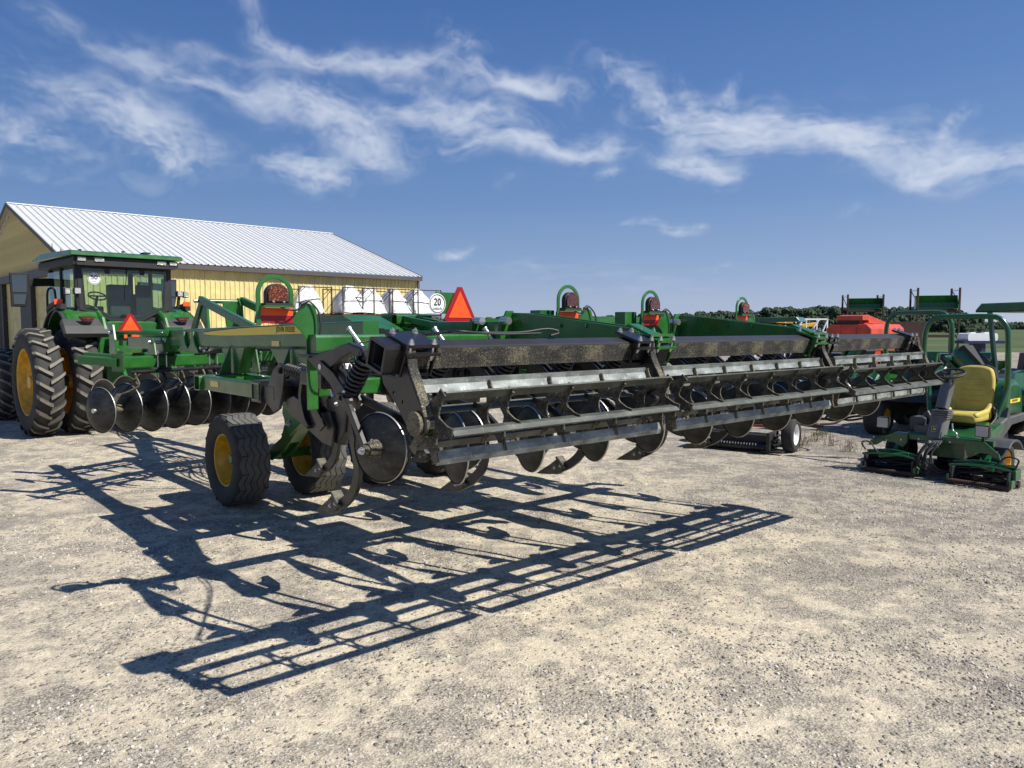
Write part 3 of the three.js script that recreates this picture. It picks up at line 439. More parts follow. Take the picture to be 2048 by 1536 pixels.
function makeWheel(parent, at, R, w, rimR, rimMat, hubMat) {
  const g = group(parent, 'wheel', at);
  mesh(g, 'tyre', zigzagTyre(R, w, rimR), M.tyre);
  mesh(g, 'rim', [lathe([[rimR + 0.015, -w * 0.38], [rimR, -w * 0.385], [rimR - 0.012, -w * 0.36], [rimR - 0.02, -w * 0.2], [rimR - 0.045, -w * 0.14], [rimR - 0.05, w * 0.05], [rimR - 0.08, w * 0.1], [0.12, w * 0.1], [0.11, w * 0.12]], 48, [1, 0, 0]), lathe([[rimR - 0.05, w * 0.05], [rimR - 0.02, w * 0.3], [rimR + 0.012, w * 0.38]], 48, [1, 0, 0])], rimMat);
  mesh(g, 'hub', [rod([-w * 0.12, 0, 0], [w * 0.3, 0, 0], 0.075, 0.095, 16), rod([-w * 0.2, 0, 0], [-w * 0.12, 0, 0], 0.05, 0.07, 14), [0, 1, 2, 3, 4, 5, 6, 7].map(k => rod([w * 0.04, Math.sin(k * PI / 4) * 0.13, Math.cos(k * PI / 4) * 0.13], [w * 0.1, Math.sin(k * PI / 4) * 0.13, Math.cos(k * PI / 4) * 0.13], 0.014, 0.014, 6))], hubMat);
  return g;
}
const WX = [1.45, 2.41, 3.36, 4.32], WZ = -5.45;
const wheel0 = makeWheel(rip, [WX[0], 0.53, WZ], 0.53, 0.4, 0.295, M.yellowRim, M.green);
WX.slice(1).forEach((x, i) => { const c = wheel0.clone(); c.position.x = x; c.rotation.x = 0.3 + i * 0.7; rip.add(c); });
// wheel arms and the rocker shaft between them
for (const [i, xa] of [[0, 1.93], [2, 3.84]]) {
  mesh(rip, 'wheel_arm', [strip([[WZ + 1.02, 1.38, 0.09], [WZ + 0.75, 1.05, 0.09], [WZ + 0.35, 0.7, 0.075], [WZ, 0.53, 0.07]], 0.1, 0.03, xa - 0.07), strip([[WZ + 1.02, 1.38, 0.09], [WZ + 0.75, 1.05, 0.09], [WZ + 0.35, 0.7, 0.075], [WZ, 0.53, 0.07]], 0.1, 0.03, xa + 0.07), rod([xa - 0.16, 1.38, WZ + 1.02], [xa + 0.16, 1.38, WZ + 1.02], 0.065, 0.065, 16), bar([xa, 0.9, WZ + 0.6], [xa, 0.62, WZ + 0.15], 0.1, 0.12)], M.green);
  mesh(rip, 'axle', [rod([WX[i] + 0.03, 0.53, WZ], [WX[i + 1] - 0.03, 0.53, WZ], 0.055, 0.055, 14), bar([xa, 0.75, WZ + 0.5], [xa, 1.35, WZ + 1.2], 0.16, 0.05)], M.green);
  mesh(rip, 'lift_cylinder', [rod([xa, 0.98, WZ + 0.62], [xa, 1.3, WZ + 0.05], 0.05, 0.05, 14), rod([xa, 1.3, WZ + 0.05], [xa, 1.47, WZ - 0.26], 0.026, 0.026, 10)], M.black);
}
mesh(rip, 'rocker_shaft', rod([1.5, 1.38, WZ + 1.02], [4.3, 1.38, WZ + 1.02], 0.055, 0.055, 16), M.green);
mesh(rip, 'wheel_bracket', [0, 1].flatMap(k => [plateX([[-4.72, 1.42], [-4.2, 1.46], [-4.12, 1.25], [-4.35, 1.02], [-4.62, 0.86], [-4.78, 1.1]], 0.03, [1.72, 3.6][k], 0.004, [[-4.42, 1.2, 0.05]]), plateX([[-4.72, 1.42], [-4.2, 1.46], [-4.12, 1.25], [-4.35, 1.02], [-4.62, 0.86], [-4.78, 1.1]], 0.03, [2.12, 4.05][k], 0.004, [[-4.42, 1.2, 0.05]])]), M.green);
mesh(rip, 'wheel_bracket_bolt', [0, 1].flatMap(k => [[-4.6, 1.0], [-4.35, 1.36], [-4.24, 1.3]].map(([z, y]) => bolt([[1.7, 3.58][k], y, z], [-1, 0, 0], 0.028, 0.03))), M.zinc);

// ---- main frame: two rows of cross tube tied by fore-and-aft tubes
const FY = 1.5, ZR = -3.1, ZF = -4.5, XL = 0.77, XR = 5.65;
const hol = { t: 0.012, r: 0.018 };
mesh(rip, 'rear_frame_tube', bar([XL - 0.08, FY, ZR], [XR + 0.08, FY, ZR], 0.15, 0.15, hol), M.green);
mesh(rip, 'front_frame_tube', bar([XL - 0.08, FY, ZF], [XR + 0.08, FY, ZF], 0.15, 0.15, hol), M.green);
for (const x of [XL, 1.2, 2.1, 4.25, 5.2, XR]) mesh(rip, 'frame_side_tube', bar([x, FY + 0.003, ZF + 0.076], [x, FY + 0.003, ZR - 0.076], 0.1, 0.14, { r: 0.016 }), M.green);
mesh(rip, 'reflector', box([XL - 0.053, FY + 0.01, -4.1], 0.005, 0.055, 0.2, 0.001), M.gold);
for (const z of [ZF, ZR]) mesh(rip, 'frame_gusset', [plateX([[z - 0.1, FY + 0.075], [z + 0.1, FY + 0.075], [z + 0.02, FY + 0.32], [z - 0.02, FY + 0.32]], 0.02, 1.12), plateX([[z - 0.1, FY + 0.075], [z + 0.1, FY + 0.075], [z + 0.02, FY + 0.32], [z - 0.02, FY + 0.32]], 0.02, 1.3)], M.green);
mesh(rip, 'safety_clip', [pipe([[0.95, FY + 0.085, ZR - 0.05], [1.02, FY + 0.125, ZR - 0.02], [1.1, FY + 0.1, ZR + 0.02], [1.02, FY + 0.09, ZR + 0.04], [0.95, FY + 0.085, ZR - 0.05]], 0.005)], M.zinc);

// ---- wing beams that carry the name stripe
function wingBeam(x, s) {
  const b = mesh(rip, 'wing_beam', [bar([x, 2.0, -1.9], [x, 1.917, -6.45], 0.14, 0.2, { r: 0.012 }), plateX([[-2.2, 1.86], [-3.6, 1.85], [-3.3, 1.6], [-3.0, 1.57], [-2.75, 1.66]], 0.03, x - 0.045 * s), plateX([[-2.2, 1.86], [-3.6, 1.85], [-3.3, 1.6], [-3.0, 1.57], [-2.75, 1.66]], 0.03, x + 0.045 * s), plateX([[-4.2, 1.85], [-4.8, 1.83], [-4.62, 1.58], [-4.4, 1.58]], 0.12, x)], M.green);
  for (const [z0, z1] of [[-3.05, -3.28], [-2.52, -2.74], [-4.44, -4.6]]) mesh(rip, 'beam_rib', plateZ([[x - s * 0.075, 1.87], [x - s * 0.2, 1.575], [x - s * 0.075, 1.575]], 0.018, (z0 + z1) / 2), M.green);
  for (const z of [-5.55, -5.85]) mesh(rip, 'beam_foot', [plateX([[z - 0.19, 1.77], [z + 0.19, 1.77], [z + 0.14, 1.81], [z + 0.075, 1.86], [z + 0.04, 1.93], [z + 0.02, 2.0], [z - 0.02, 2.0], [z - 0.04, 1.93], [z - 0.075, 1.86], [z - 0.14, 1.81]], 0.03, x - s * 0.088)], M.green);
  mesh(rip, 'beam_end_plate', [box([x, 1.9, -6.46], 0.2, 0.3, 0.03, 0.006), bolt([x - 0.06, 1.98, -6.44], [0, 0, 1]), bolt([x + 0.06, 1.98, -6.44], [0, 0, 1])], M.green);
  return b;
}
const BX = 1.12; wingBeam(BX, 1); wingBeam(5.22, -1);
{
  const xf = BX - 0.0715, top = z => 2.0 + (z + 1.9) * (0.083 / 4.55) + 0.1;
  // yellow stripe that tapers to a point towards the front
  const zAt = px => Q.X(px, 660, xf)[2], z0 = zAt(612), z1 = zAt(407), zn = zAt(571), zm = zAt(386); const up = [], lo = []; for (let i = 0; i <= 24; i++) { const t = i / 24, z = mix(z0, z1, t); up.push([z, top(z) - 0.012 - 0.035 * Math.pow(t, 3)]); lo.unshift([z, top(z) - 0.012 - mix(0.075, 0.05, Math.pow(t, 6)) - 0.002 * t]); }
  lo[0][1] = up[24][1] - 0.006;
  mesh(rip, 'name_stripe', plateX([...up, ...lo], 0.003, xf - 0.0016, 0), M.yellowDecal);
  mesh(rip, 'stripe_edge', strip(up.map(([z, y]) => [z, y + 0.004]), 0.004, 0.003, xf - 0.0016), M.ink);
  mesh(rip, 'maker_name', facing(text('JOHN DEERE', 0.05, { sx: 0.95 }), [-1, 0, 0], [xf - 0.005, top(zn) - 0.05, zn]), M.ink);
  mesh(rip, 'model_number', facing(text('2730', 0.062, { sx: 1.0 }), [-1, 0, 0], [xf - 0.004, top(zm) - 0.07, zm]), M.yellowDecal);
  mesh(rip, 'reflector', box([xf - 0.003, 1.9, -3.45], 0.005, 0.05, 0.16, 0.001), M.gold);
}

// ---- centre frame: drawbar, mast, braces, centre box
for (const x of [2.15, 3.45, 4.2]) mesh(rip, 'centre_beam', [bar([x, 1.9, -2.2], [x, 1.86, -7.4], 0.14, 0.24, { r: 0.012 }), plateX([[-2.6, 1.8], [-3.5, 1.8], [-3.3, 1.57], [-2.9, 1.57]], 0.1, x), plateX([[-4.2, 1.8], [-4.8, 1.8], [-4.6, 1.57], [-4.4, 1.57]], 0.1, x)], M.green);
mesh(rip, 'drawbar', [bar([2.2, 1.8, -7.2], [2.68, 1.35, -10.6], 0.16, 0.2, { r: 0.014 }), bar([3.45, 1.8, -7.2], [2.92, 1.35, -10.6], 0.16, 0.2, { r: 0.014 }), bar([2.8, 1.35, -10.5], [2.8, 1.05, -11.9], 0.2, 0.16), box([2.8, 1.6, -7.35], 1.5, 0.24, 0.2)], M.green);
mesh(rip, 'hitch_mast', [strip([[-10.25, 1.45, 0.07], [-9.75, 2.05, 0.07], [-9.35, 2.5, 0.05]], 0.06, 0.05, 2.5), strip([[-10.25, 1.45, 0.07], [-9.75, 2.05, 0.07], [-9.35, 2.5, 0.05]], 0.06, 0.05, 3.1), plateX([[-9.62, 2.3], [-9.32, 2.52], [-9.2, 2.42], [-9.12, 1.75], [-9.2, 1.7], [-9.3, 2.05]], 0.04, 2.52), plateX([[-9.62, 2.3], [-9.32, 2.52], [-9.2, 2.42], [-9.12, 1.75], [-9.2, 1.7], [-9.3, 2.05]], 0.04, 3.08), plateZ([[2.9, 1.8], [3.06, 1.8], [3.04, 2.45], [2.8, 2.45]], 0.03, -9.3), rod([2.44, 2.47, -9.34], [3.16, 2.47, -9.34], 0.035)], M.green);
for (const x of [2.46, 3.14]) mesh(rip, 'brace_tube', bar([x, 2.49, -9.32], [x, 1.95, -6.9], 0.075, 0.12, { r: 0.012 }), M.green);
mesh(rip, 'mast_pin', [rod([2.42, 2.47, -9.34], [2.36, 2.47, -9.34], 0.03), rod([3.18, 2.47, -9.34], [3.24, 2.47, -9.34], 0.03)], M.zinc);
{ // centre box with a sloping lid, side plates and cross boxes behind it
  const z = -3.1, a = Q.Z(706, 634, z)[0], b = Q.Z(760, 634, z)[0];
  mesh(rip, 'manifold_box', [plateX([[-3.0, 1.85], [-3.0, 2.03], [-3.42, 2.165], [-4.15, 2.175], [-4.15, 1.85]], 0.42, 1.93)], M.green);
  mesh(rip, 'valve_body', [box([1.75, 1.99, -2.9], 0.16, 0.1, 0.12), rod([1.58, 2.0, -2.9], [1.68, 2.0, -2.9], 0.045, 0.045, 14), box([1.93, 1.97, -2.92], 0.16, 0.12, 0.1)], M.black);
}
function slopePlate(x, s) {
  const pts = [[-1.9, 1.93], [-2.05, 2.02], [-3.4, 2.19], [-3.62, 2.17], [-3.75, 2.02], [-3.6, 1.86], [-2.2, 1.84]];
  mesh(rip, 'lift_link', [plateX(pts, 0.03, x, 0.004, [[[-2.75, 2.05], [-3.2, 2.11], [-3.26, 2.08], [-3.24, 2.05], [-2.78, 2.0]]]), plateX(pts, 0.03, x + 0.16 * s, 0.004)], M.green);
  mesh(rip, 'link_pin', rod([x - 0.06, 2.1, -3.5], [x + 0.22, 2.1, -3.5], 0.035, 0.035, 14), M.zinc);
}
slopePlate(2.28, 1); slopePlate(3.85, 1);
mesh(rip, 'link_cross_tube', [bar([2.2, 2.13, -3.25], [2.62, 2.13, -3.25], 0.1, 0.1, hol), bar([3.8, 2.13, -3.25], [4.2, 2.13, -3.25], 0.1, 0.1, hol)], M.green);
mesh(rip, 'centre_tray', [box([2.35, 2.02, -1.72], 0.78, 0.2, 0.03), box([2.35, 2.0, -1.68], 0.78, 0.02, 0.1), box([2.35, 1.93, -2.05], 0.78, 0.03, 0.65), box([4.15, 2.05, -2.3], 0.9, 0.22, 0.5)], M.green);
for (const x of [2.0, 2.62]) mesh(rip, 'pivot_pin', rod([x, 2.1, -1.72], [x, 2.1, -1.62], 0.032, 0.032, 14), M.zinc);

// ---- harrow carrier: green cross tube, arms, black tool tube
const CZ = -1.6, CY = 1.935;
mesh(rip, 'carrier_tube', bar([0.47, CY, CZ], [6.12, CY, CZ], 0.13, 0.13, { r: 0.02 }), M.green);
for (const x of [0.78, 1.52, 2.02]) mesh(rip, 'hydraulic_rod', [rod([x - 0.04, CY + 0.1, CZ + 0.04], [x + 0.03, CY - 0.03, CZ + 0.1], 0.019, 0.019, 14), rod([x - 0.046, CY + 0.112, CZ + 0.034], [x - 0.04, CY + 0.1, CZ + 0.04], 0.024, 0.024, 14)], M.zinc);
function harrowArm(x) {
  const pts = [[-1.3, 2.165], [-1.15, 2.16], [-0.08, 2.045], [0.0, 2.0], [-0.02, 1.985], [-0.28, 1.95], [-0.5, 1.9], [-1.3, 1.92]];
  mesh(rip, 'harrow_arm', [plateX(pts, 0.018, x - 0.07), plateX(pts, 0.018, x + 0.07), plateX([[-1.3, 2.13], [-1.15, 2.14], [-0.35, 2.05], [-0.35, 2.035], [-1.15, 2.125], [-1.3, 2.115]], 0.12, x)], M.green);
  mesh(rip, 'arm_foot', [plateX([[-0.16, 2.06], [-0.13, 2.075], [0.04, 2.012], [0.04, 1.998], [0.0, 1.998]], 0.11, x), box([x + 0.02, 1.997, 0.0], 0.24, 0.018, 0.2, 0.004)], M.green);
  mesh(rip, 'arm_pivot_plate', [plateZ([[x - 0.2, 1.87], [x - 0.06, 1.87], [x - 0.06, 2.18], [x - 0.13, 2.18], [x - 0.17, 2.11], [x - 0.2, 2.08]], 0.025, -1.31, 0.004, [[x - 0.12, 1.99, 0.018]]), bar([x, 2.0, -1.3], [x, 2.0, -2.4], 0.16, 0.2)], M.green);
  mesh(rip, 'arm_pivot_pin', rod([x - 0.16, 2.1, -1.33], [x - 0.16, 2.1, -1.24], 0.03, 0.03, 14), M.zinc);
  for (const z of [-0.5, -0.75]) mesh(rip, 'arm_slot_edge', box([x - 0.085, 2.06, z], 0.02, 0.03, 0.012, 0.002), M.green);
}
const TY = 1.91, TILT = -0.31, TW = 0.125;
const roll = g => g.translate(0, -TY, 0).rotateX(-TILT).translate(0, TY, 0);
harrowArm(2.12); harrowArm(4.3);
const segs = [[0.02, 2.0, 'near'], [2.02, 4.3, 'middle'], [4.32, 6.28, 'far']];
for (const [a, b] of segs) { mesh(rip, 'harrow_tube', roll(bar([a, TY, 0], [b, TY, 0], TW, TW, { t: 0.012, r: 0.014 })), M.tube); mesh(rip, 'dried_soil', roll(box([(a + b) / 2, TY - 0.001, TW / 2 + 0.0006], b - a - 0.06, TW - 0.016, 0.0022, 0.0008)), M.mud); }
mesh(rip, 'tube_collar', roll(bar([0.0, TY, 0], [0.09, TY, 0], TW + 0.035, TW + 0.035, { t: 0.0165, r: 0.022 })), M.black);
function clampOn(x, w, mat) {                                   // plates and bolts that grip the tool tube
  const t = TW / 2;
  mesh(rip, 'tube_clamp', [roll(box([x, TY + t + 0.022, 0.015], w, 0.018, 0.2, 0.004)), roll(box([x, TY - t - 0.012, 0.0], w, 0.018, 0.18, 0.004)), roll(plateX([[0.079, TY + t + 0.012], [0.115, TY + t + 0.012], [0.115, TY + t - 0.02], [0.092, TY - t - 0.02], [0.079, TY - t - 0.02]], 0.014, x - w / 2 + 0.01)), roll(plateX([[0.079, TY + t + 0.012], [0.115, TY + t + 0.012], [0.115, TY + t - 0.02], [0.092, TY - t - 0.02], [0.079, TY - t - 0.02]], 0.014, x + w / 2 - 0.01)), roll(box([x, TY + t - 0.018, 0.105], w, 0.014, 0.055, 0.003))], mat);
  const b = []; for (const s of [-1, 1]) for (const z of [-0.07, 0.105]) { b.push(roll(bolt([x + s * w * 0.34, TY + t + 0.031, z], [0, 1, 0], 0.014, 0.018))); if (z > 0) b.push(roll(rod([x + s * w * 0.34, TY + t + 0.02, z], [x + s * w * 0.34, TY + t - 0.055, z], 0.008)), roll(bolt([x + s * w * 0.34, TY + t - 0.026, z], [0, -1, 0], 0.014, 0.02))); }
  mesh(rip, 'clamp_bolt', b, M.zinc);
}
clampOn(0.19, 0.2, M.black); clampOn(1.93, 0.17, M.black); clampOn(2.15, 0.2, M.green); clampOn(4.28, 0.2, M.green); clampOn(4.5, 0.15, M.black); clampOn(6.2, 0.16, M.black);
for (const x of [2.15, 4.28]) mesh(rip, 'clamp_window', [roll(bar([x - 0.055, TY - 0.02, 0.094], [x + 0.055, TY - 0.02, 0.094], 0.02, 0.1, { r: 0.004 })), roll(box([x, TY - 0.085, 0.1], 0.13, 0.02, 0.03))], M.black);

// ---- rolling baskets: flat blades on scalloped spider plates
const BY = 1.585, BZ = 0.2, BR = 0.212;
function spider(phase, R) {
  const pts = [], n = 6; for (let k = 0; k < n; k++) { const a = phase + k * PI / 3; for (const [da, r] of [[-0.17, R - 0.035], [-0.16, R - 0.002], [0.1, R - 0.002], [0.14, R - 0.045], [0.28, R * 0.62], [0.4, R * 0.53], [0.52, R * 0.5], [0.64, R * 0.53], [0.78, R * 0.64]]) pts.push([Math.cos(a + da) * r, Math.sin(a + da) * r]); }
  return plateX(pts, 0.012, 0, 0.002, [[0, 0, R * 0.34]]);
}
function basket(x0, x1, n, phase, dz = 0, dy = 0) {
  const g = group(rip, 'rolling_basket', [0, BY + dy, BZ + dz]);
  for (let k = 0; k < 6; k++) {
    const a = phase + k * PI / 3, c = Math.cos(a), s = Math.sin(a), m = new THREE.Matrix4().makeBasis(EX, new V3(0, s, c), new V3(0, -c, s)).multiply(new THREE.Matrix4());
    const bl = plateX([[-0.006, 0.148], [0.006, 0.148], [0.006, 0.188], [0.02, 0.213], [0.012, 0.217], [-0.006, 0.192]], x1 - x0 - 0.02, 0, 0.001).translate((x0 + x1) / 2, 0, 0);
    // the blade's own y is its radius, its z its thickness
    bl.applyMatrix4(new THREE.Matrix4().makeBasis(EX, new V3(0, s, c), new V3(0, -c, s).negate().cross(EX).length() ? EX.clone().cross(new V3(0, s, c)) : EZ));
    mesh(g, 'blade', bl, k === 0 || k === 3 ? M.scour : M.blade);
  }
  for (let i = 0; i <= n; i++) { const x = mix(x0 + 0.005, x1 - 0.005, i / n); mesh(g, 'spider_plate', spider(phase, i === 0 || i === n ? BR * 0.99 : BR * 0.93).translate(x, 0, 0), M.mud); }
  for (const x of [x0, x1]) mesh(g, 'basket_stub', rod([x - 0.05, 0, 0], [x + 0.05, 0, 0], 0.035), M.black);
  return g;
}
const D2 = PI / 180;
basket(0.16, 1.93, 4, 111 * D2); basket(2.06, 4.22, 6, 108 * D2); basket(4.36, 6.3, 5, 96 * D2);
function hanger(x, s = 1) {
  mesh(rip, 'basket_hanger', [plateX([[-0.14, 1.9], [-0.09, 1.81], [0.02, 1.8], [0.08, 1.88], [0.12, 1.85], [0.265, 1.62], [0.27, 1.55], [0.22, 1.5], [0.15, 1.52], [0.02, 1.66], [-0.1, 1.76]], 0.016, x, 0.003, [[0.0, 1.72, 0.014], [0.08, 1.68, 0.012]])], M.black);
  mesh(rip, 'hanger_edge', strip([[0.112, 1.95, 0.006], [0.132, 1.85, 0.006], [0.2, 1.73, 0.006], [0.262, 1.62, 0.006]], 0.006, 0.055, x + 0.02 * s), M.mud);
  mesh(rip, 'basket_bearing', [rod([x - 0.03, BY, BZ], [x + 0.03, BY, BZ], 0.06, 0.06, 18), bolt([x + 0.03, BY + 0.045, BZ + 0.04], [1, 0, 0], 0.01, 0.012), bolt([x + 0.03, BY - 0.045, BZ - 0.04], [1, 0, 0], 0.01, 0.012)], M.mud);
}
hanger(0.11); hanger(1.99); hanger(4.29); hanger(6.36, -1);

// ---- closing discs on sprung arms
function concaveDisc(r, depth, t = 0.006, seg = 40) { const out = [], inn = []; for (let i = 0; i <= 8; i++) { const q = r * i / 8, y = -depth * (1 - (q / r) ** 2); out.push([q + 1e-4, y]); inn.unshift([Math.max(1e-4, q - (i === 8 ? 0.012 : 0)), y - t]); } return lathe([...out, ...inn], seg); }
function closingUnit(parent, x) {
  const u = group(parent, 'closing_disc_unit', [x, 0, 0]);
  mesh(u, 'bracket', [plateX([[-1.58, 1.868], [-1.47, 1.868], [-1.3, 1.9], [-1.02, 1.955], [-0.86, 1.925], [-0.79, 1.85], [-0.86, 1.83], [-0.98, 1.89], [-1.1, 1.85], [-1.22, 1.79], [-1.34, 1.73], [-1.44, 1.76], [-1.58, 1.83]], 0.07, 0, 0.012), box([0, 1.855, CZ], 0.1, 0.026, 0.16, 0.005)], M.black);
  mesh(u, 'coil_spring', [coil([0, 1.87, -0.83], [0, 1.66, -1.03], 0.052, 0.0125, 8)], M.black);
  mesh(u, 'spring_core', [rod([0, 1.89, -0.81], [0, 1.62, -1.06], 0.036, 0.036, 12), box([0, 1.625, -1.05], 0.14, 0.02, 0.1, 0.006)], M.black);
  mesh(u, 'spring_bolt', [bolt([-0.05, 1.635, -1.03], [0, 1, 0.2], 0.015, 0.02), bolt([0.05, 1.635, -1.06], [0, 1, 0.2], 0.015, 0.02), rod([-0.055, 1.79, -1.35], [0.055, 1.79, -1.35], 0.02)], M.zinc);
  mesh(u, 'swing_arm', [strip([[-1.37, 1.8, 0.035], [-1.2, 1.72, 0.045], [-1.05, 1.6, 0.06], [-1.0, 1.56, 0.04]], 0.04, 0.03, -0.035), strip([[-1.37, 1.8, 0.035], [-1.2, 1.72, 0.045], [-1.05, 1.6, 0.06], [-1.0, 1.56, 0.04]], 0.04, 0.03, 0.035)], M.black);
  for (const [s, ox, oz] of [[-1, 0, -0.7], [1, 0.31, -0.36]]) {
    const h = s < 0 ? [-0.09, 1.325, -0.74] : [0.2, 1.31, -0.42], c = [ox, 1.325, oz], n = new V3(0.906, 0, -0.423 * -s * -1);
    mesh(u, 'disc_arm', s < 0 ? [strip(smooth([[-1.03, 1.62, 0.022], [-0.95, 1.57, 0.024], [-0.86, 1.46, 0.024], [-0.76, 1.335, 0.02]], 8), 0.022, 0.03, -0.075), box([-0.05, 1.61, -1.02], 0.08, 0.05, 0.06)] : [bar([0.05, 1.6, -1.0], [0.16, 1.47, -0.62], 0.03, 0.05), bar([0.16, 1.47, -0.62], [0.2, 1.3, -0.4], 0.03, 0.045)], M.black);
    const dir = new V3(0.966, 0, s < 0 ? -0.259 : 0.259);
    mesh(u, 'disc_hub', [rod(P(c).clone().addScaledVector(dir, -0.115), P(c).clone().addScaledVector(dir, -0.02), 0.04, 0.06, 18), rod(P(c).clone().addScaledVector(dir, -0.15), P(c).clone().addScaledVector(dir, -0.1), 0.03, 0.03, 12), rod(P(c).clone().addScaledVector(dir, -0.03), P(c).clone().addScaledVector(dir, -0.015), 0.075, 0.075, 18)], M.mud);
    mesh(u, 'hub_nut', [bolt(P(c).clone().addScaledVector(dir, -0.15), dir.clone().negate(), 0.018, 0.022), [0, 1, 2, 3].map(k => bolt(P(c).clone().addScaledVector(dir, -0.03).add(new V3(0.423 * (s < 0 ? 1 : -1), 0, 0.906).multiplyScalar(0.055 * Math.cos(k * PI / 2 + 0.6))).add(new V3(0, 0.055 * Math.sin(k * PI / 2 + 0.6), 0)), dir.clone().negate(), 0.008, 0.01))], M.zinc);
    const dg = concaveDisc(0.216, 0.033); dg.applyQuaternion(new THREE.Quaternion().setFromUnitVectors(EY, dir)); dg.translate(...c);
    mesh(u, 'closing_disc', dg, M.disc);
    mesh(u, 'disc_edge', lathe([[0.2125, -0.008], [0.2175, -0.001], [0.2125, 0.0015], [0.203, -0.002]], 44, dir, c), M.edge);
  }
  return u;
}
const cu = closingUnit(rip, 0.45);
for (let k = 1; k < 10; k++) { const c = cu.clone(); c.position.x = 0.45 + 0.605 * k; rip.add(c); }

// ---- ripper shanks with trip springs
function shankUnit(parent, x, z) {
  const u = group(parent, 'shank_unit', [x, 0, z]);               // z is the tube it hangs on
  const c = smooth([[1.27, 1.52], [1.36, 1.38], [1.45, 1.2], [1.49, 1.03], [1.45, 0.88], [1.32, 0.76], [1.12, 0.665]], 22).map(([a, b], i) => [a, b, mix(0.045, 0.04, i / 22)]);
  mesh(u, 'shank', strip(c, 0.04, 0.034, 0), M.black);
  mesh(u, 'shank_point', [plateX([[1.24, 0.755], [1.16, 0.79], [1.06, 0.72], [0.86, 0.602], [0.9, 0.6], [1.16, 0.63], [1.2, 0.66]], 0.06, 0, 0.006), plateX([[1.16, 0.81], [1.14, 0.8], [1.2, 0.73], [1.25, 0.7], [1.27, 0.72]], 0.09, 0, 0.004)], M.point);
  mesh(u, 'point_bolt', [bolt([-0.03, 0.69, 1.12], [-1, 0, 0], 0.012, 0.01), bolt([-0.03, 0.72, 1.2], [-1, 0, 0], 0.012, 0.01)], M.zinc);
  mesh(u, 'shank_arm', [plateX([[0.45, 1.46], [0.6, 1.5], [1.0, 1.4], [1.2, 1.42], [1.26, 1.3], [1.22, 1.16], [1.08, 1.17], [0.5, 1.36]], 0.03, -0.05, 0.005), plateX([[0.45, 1.46], [0.6, 1.5], [1.0, 1.4], [1.2, 1.42], [1.26, 1.3], [1.22, 1.16], [1.08, 1.17], [0.5, 1.36]], 0.03, 0.05, 0.005), plateX([[1.08, 1.5], [1.28, 1.56], [1.4, 1.5], [1.36, 1.28], [1.26, 1.17], [1.16, 1.2]], 0.07, 0, 0.01)], M.black);
  mesh(u, 'mount_plate', [plateX([[0.1, 1.44], [0.3, 1.7], [0.42, 1.76], [0.52, 1.72], [0.47, 1.52], [0.4, 1.38], [0.3, 1.34]], 0.025, -0.085, 0.004), plateX([[0.1, 1.44], [0.3, 1.7], [0.42, 1.76], [0.52, 1.72], [0.47, 1.52], [0.4, 1.38], [0.3, 1.34]], 0.025, 0.085, 0.004), box([0, FY, 0], 0.24, 0.19, 0.2, 0.012), box([0, FY, 0.18], 0.2, 0.12, 0.26, 0.01)], M.black);
  for (const dx of [-0.062, 0.062]) mesh(u, 'trip_spring', [coil([dx, 1.71, 0.5], [dx, 1.675, 0.88], 0.042, 0.0115, 9), rod([dx, 1.715, 0.42], [dx, 1.67, 0.98], 0.026)], M.black);
  mesh(u, 'spring_block', [bar([0, 1.675, 0.86], [0, 1.655, 1.2], 0.26, 0.13, { r: 0.02 }), strip(smooth([[0.84, 1.7], [0.78, 1.5], [0.84, 1.34], [0.9, 1.28]], 10), 0.022, 0.16, -0.02), plateX([[0.92, 1.7], [0.97, 1.69], [1.0, 1.52], [1.2, 1.32], [1.12, 1.27], [0.93, 1.46]], 0.02, -0.1), plateX([[0.92, 1.7], [0.97, 1.69], [1.0, 1.52], [1.2, 1.32], [1.12, 1.27], [0.93, 1.46]], 0.02, 0.1)], M.black);
  mesh(u, 'block_nut', [[-0.06, 0.06].map(dx => [rod([dx, 1.655, 1.2], [dx, 1.655, 1.225], 0.048, 0.048, 20), rod([dx, 1.655, 1.22], [dx, 1.655, 1.25], 0.028, 0.028, 6)]), [-0.1, 0.1].map(dx => bolt([dx, 1.7, 0.46], [0, 0.1, -1], 0.022, 0.03))], M.black);
  mesh(u, 'clamp_stud', [bolt([-0.055, 1.49, 1.3], [-1, 0, 0], 0.014, 0.016), bolt([0.04, 1.545, 1.34], [0, 0.6, 1], 0.014, 0.016), rod([0.0, 1.63, 1.1], [0, 1.5, 1.16], 0.02)], M.zinc);
  return u;
}
const sh0 = shankUnit(rip, 0.82, ZR);
for (let k = 1; k < 5; k++) { const c = sh0.clone(); c.position.x = 0.82 + 1.2 * k; rip.add(c); }
for (let k = 0; k < 4; k++) { const c = sh0.clone(); c.position.set(1.42 + 1.2 * k, 0, ZF); rip.add(c); }

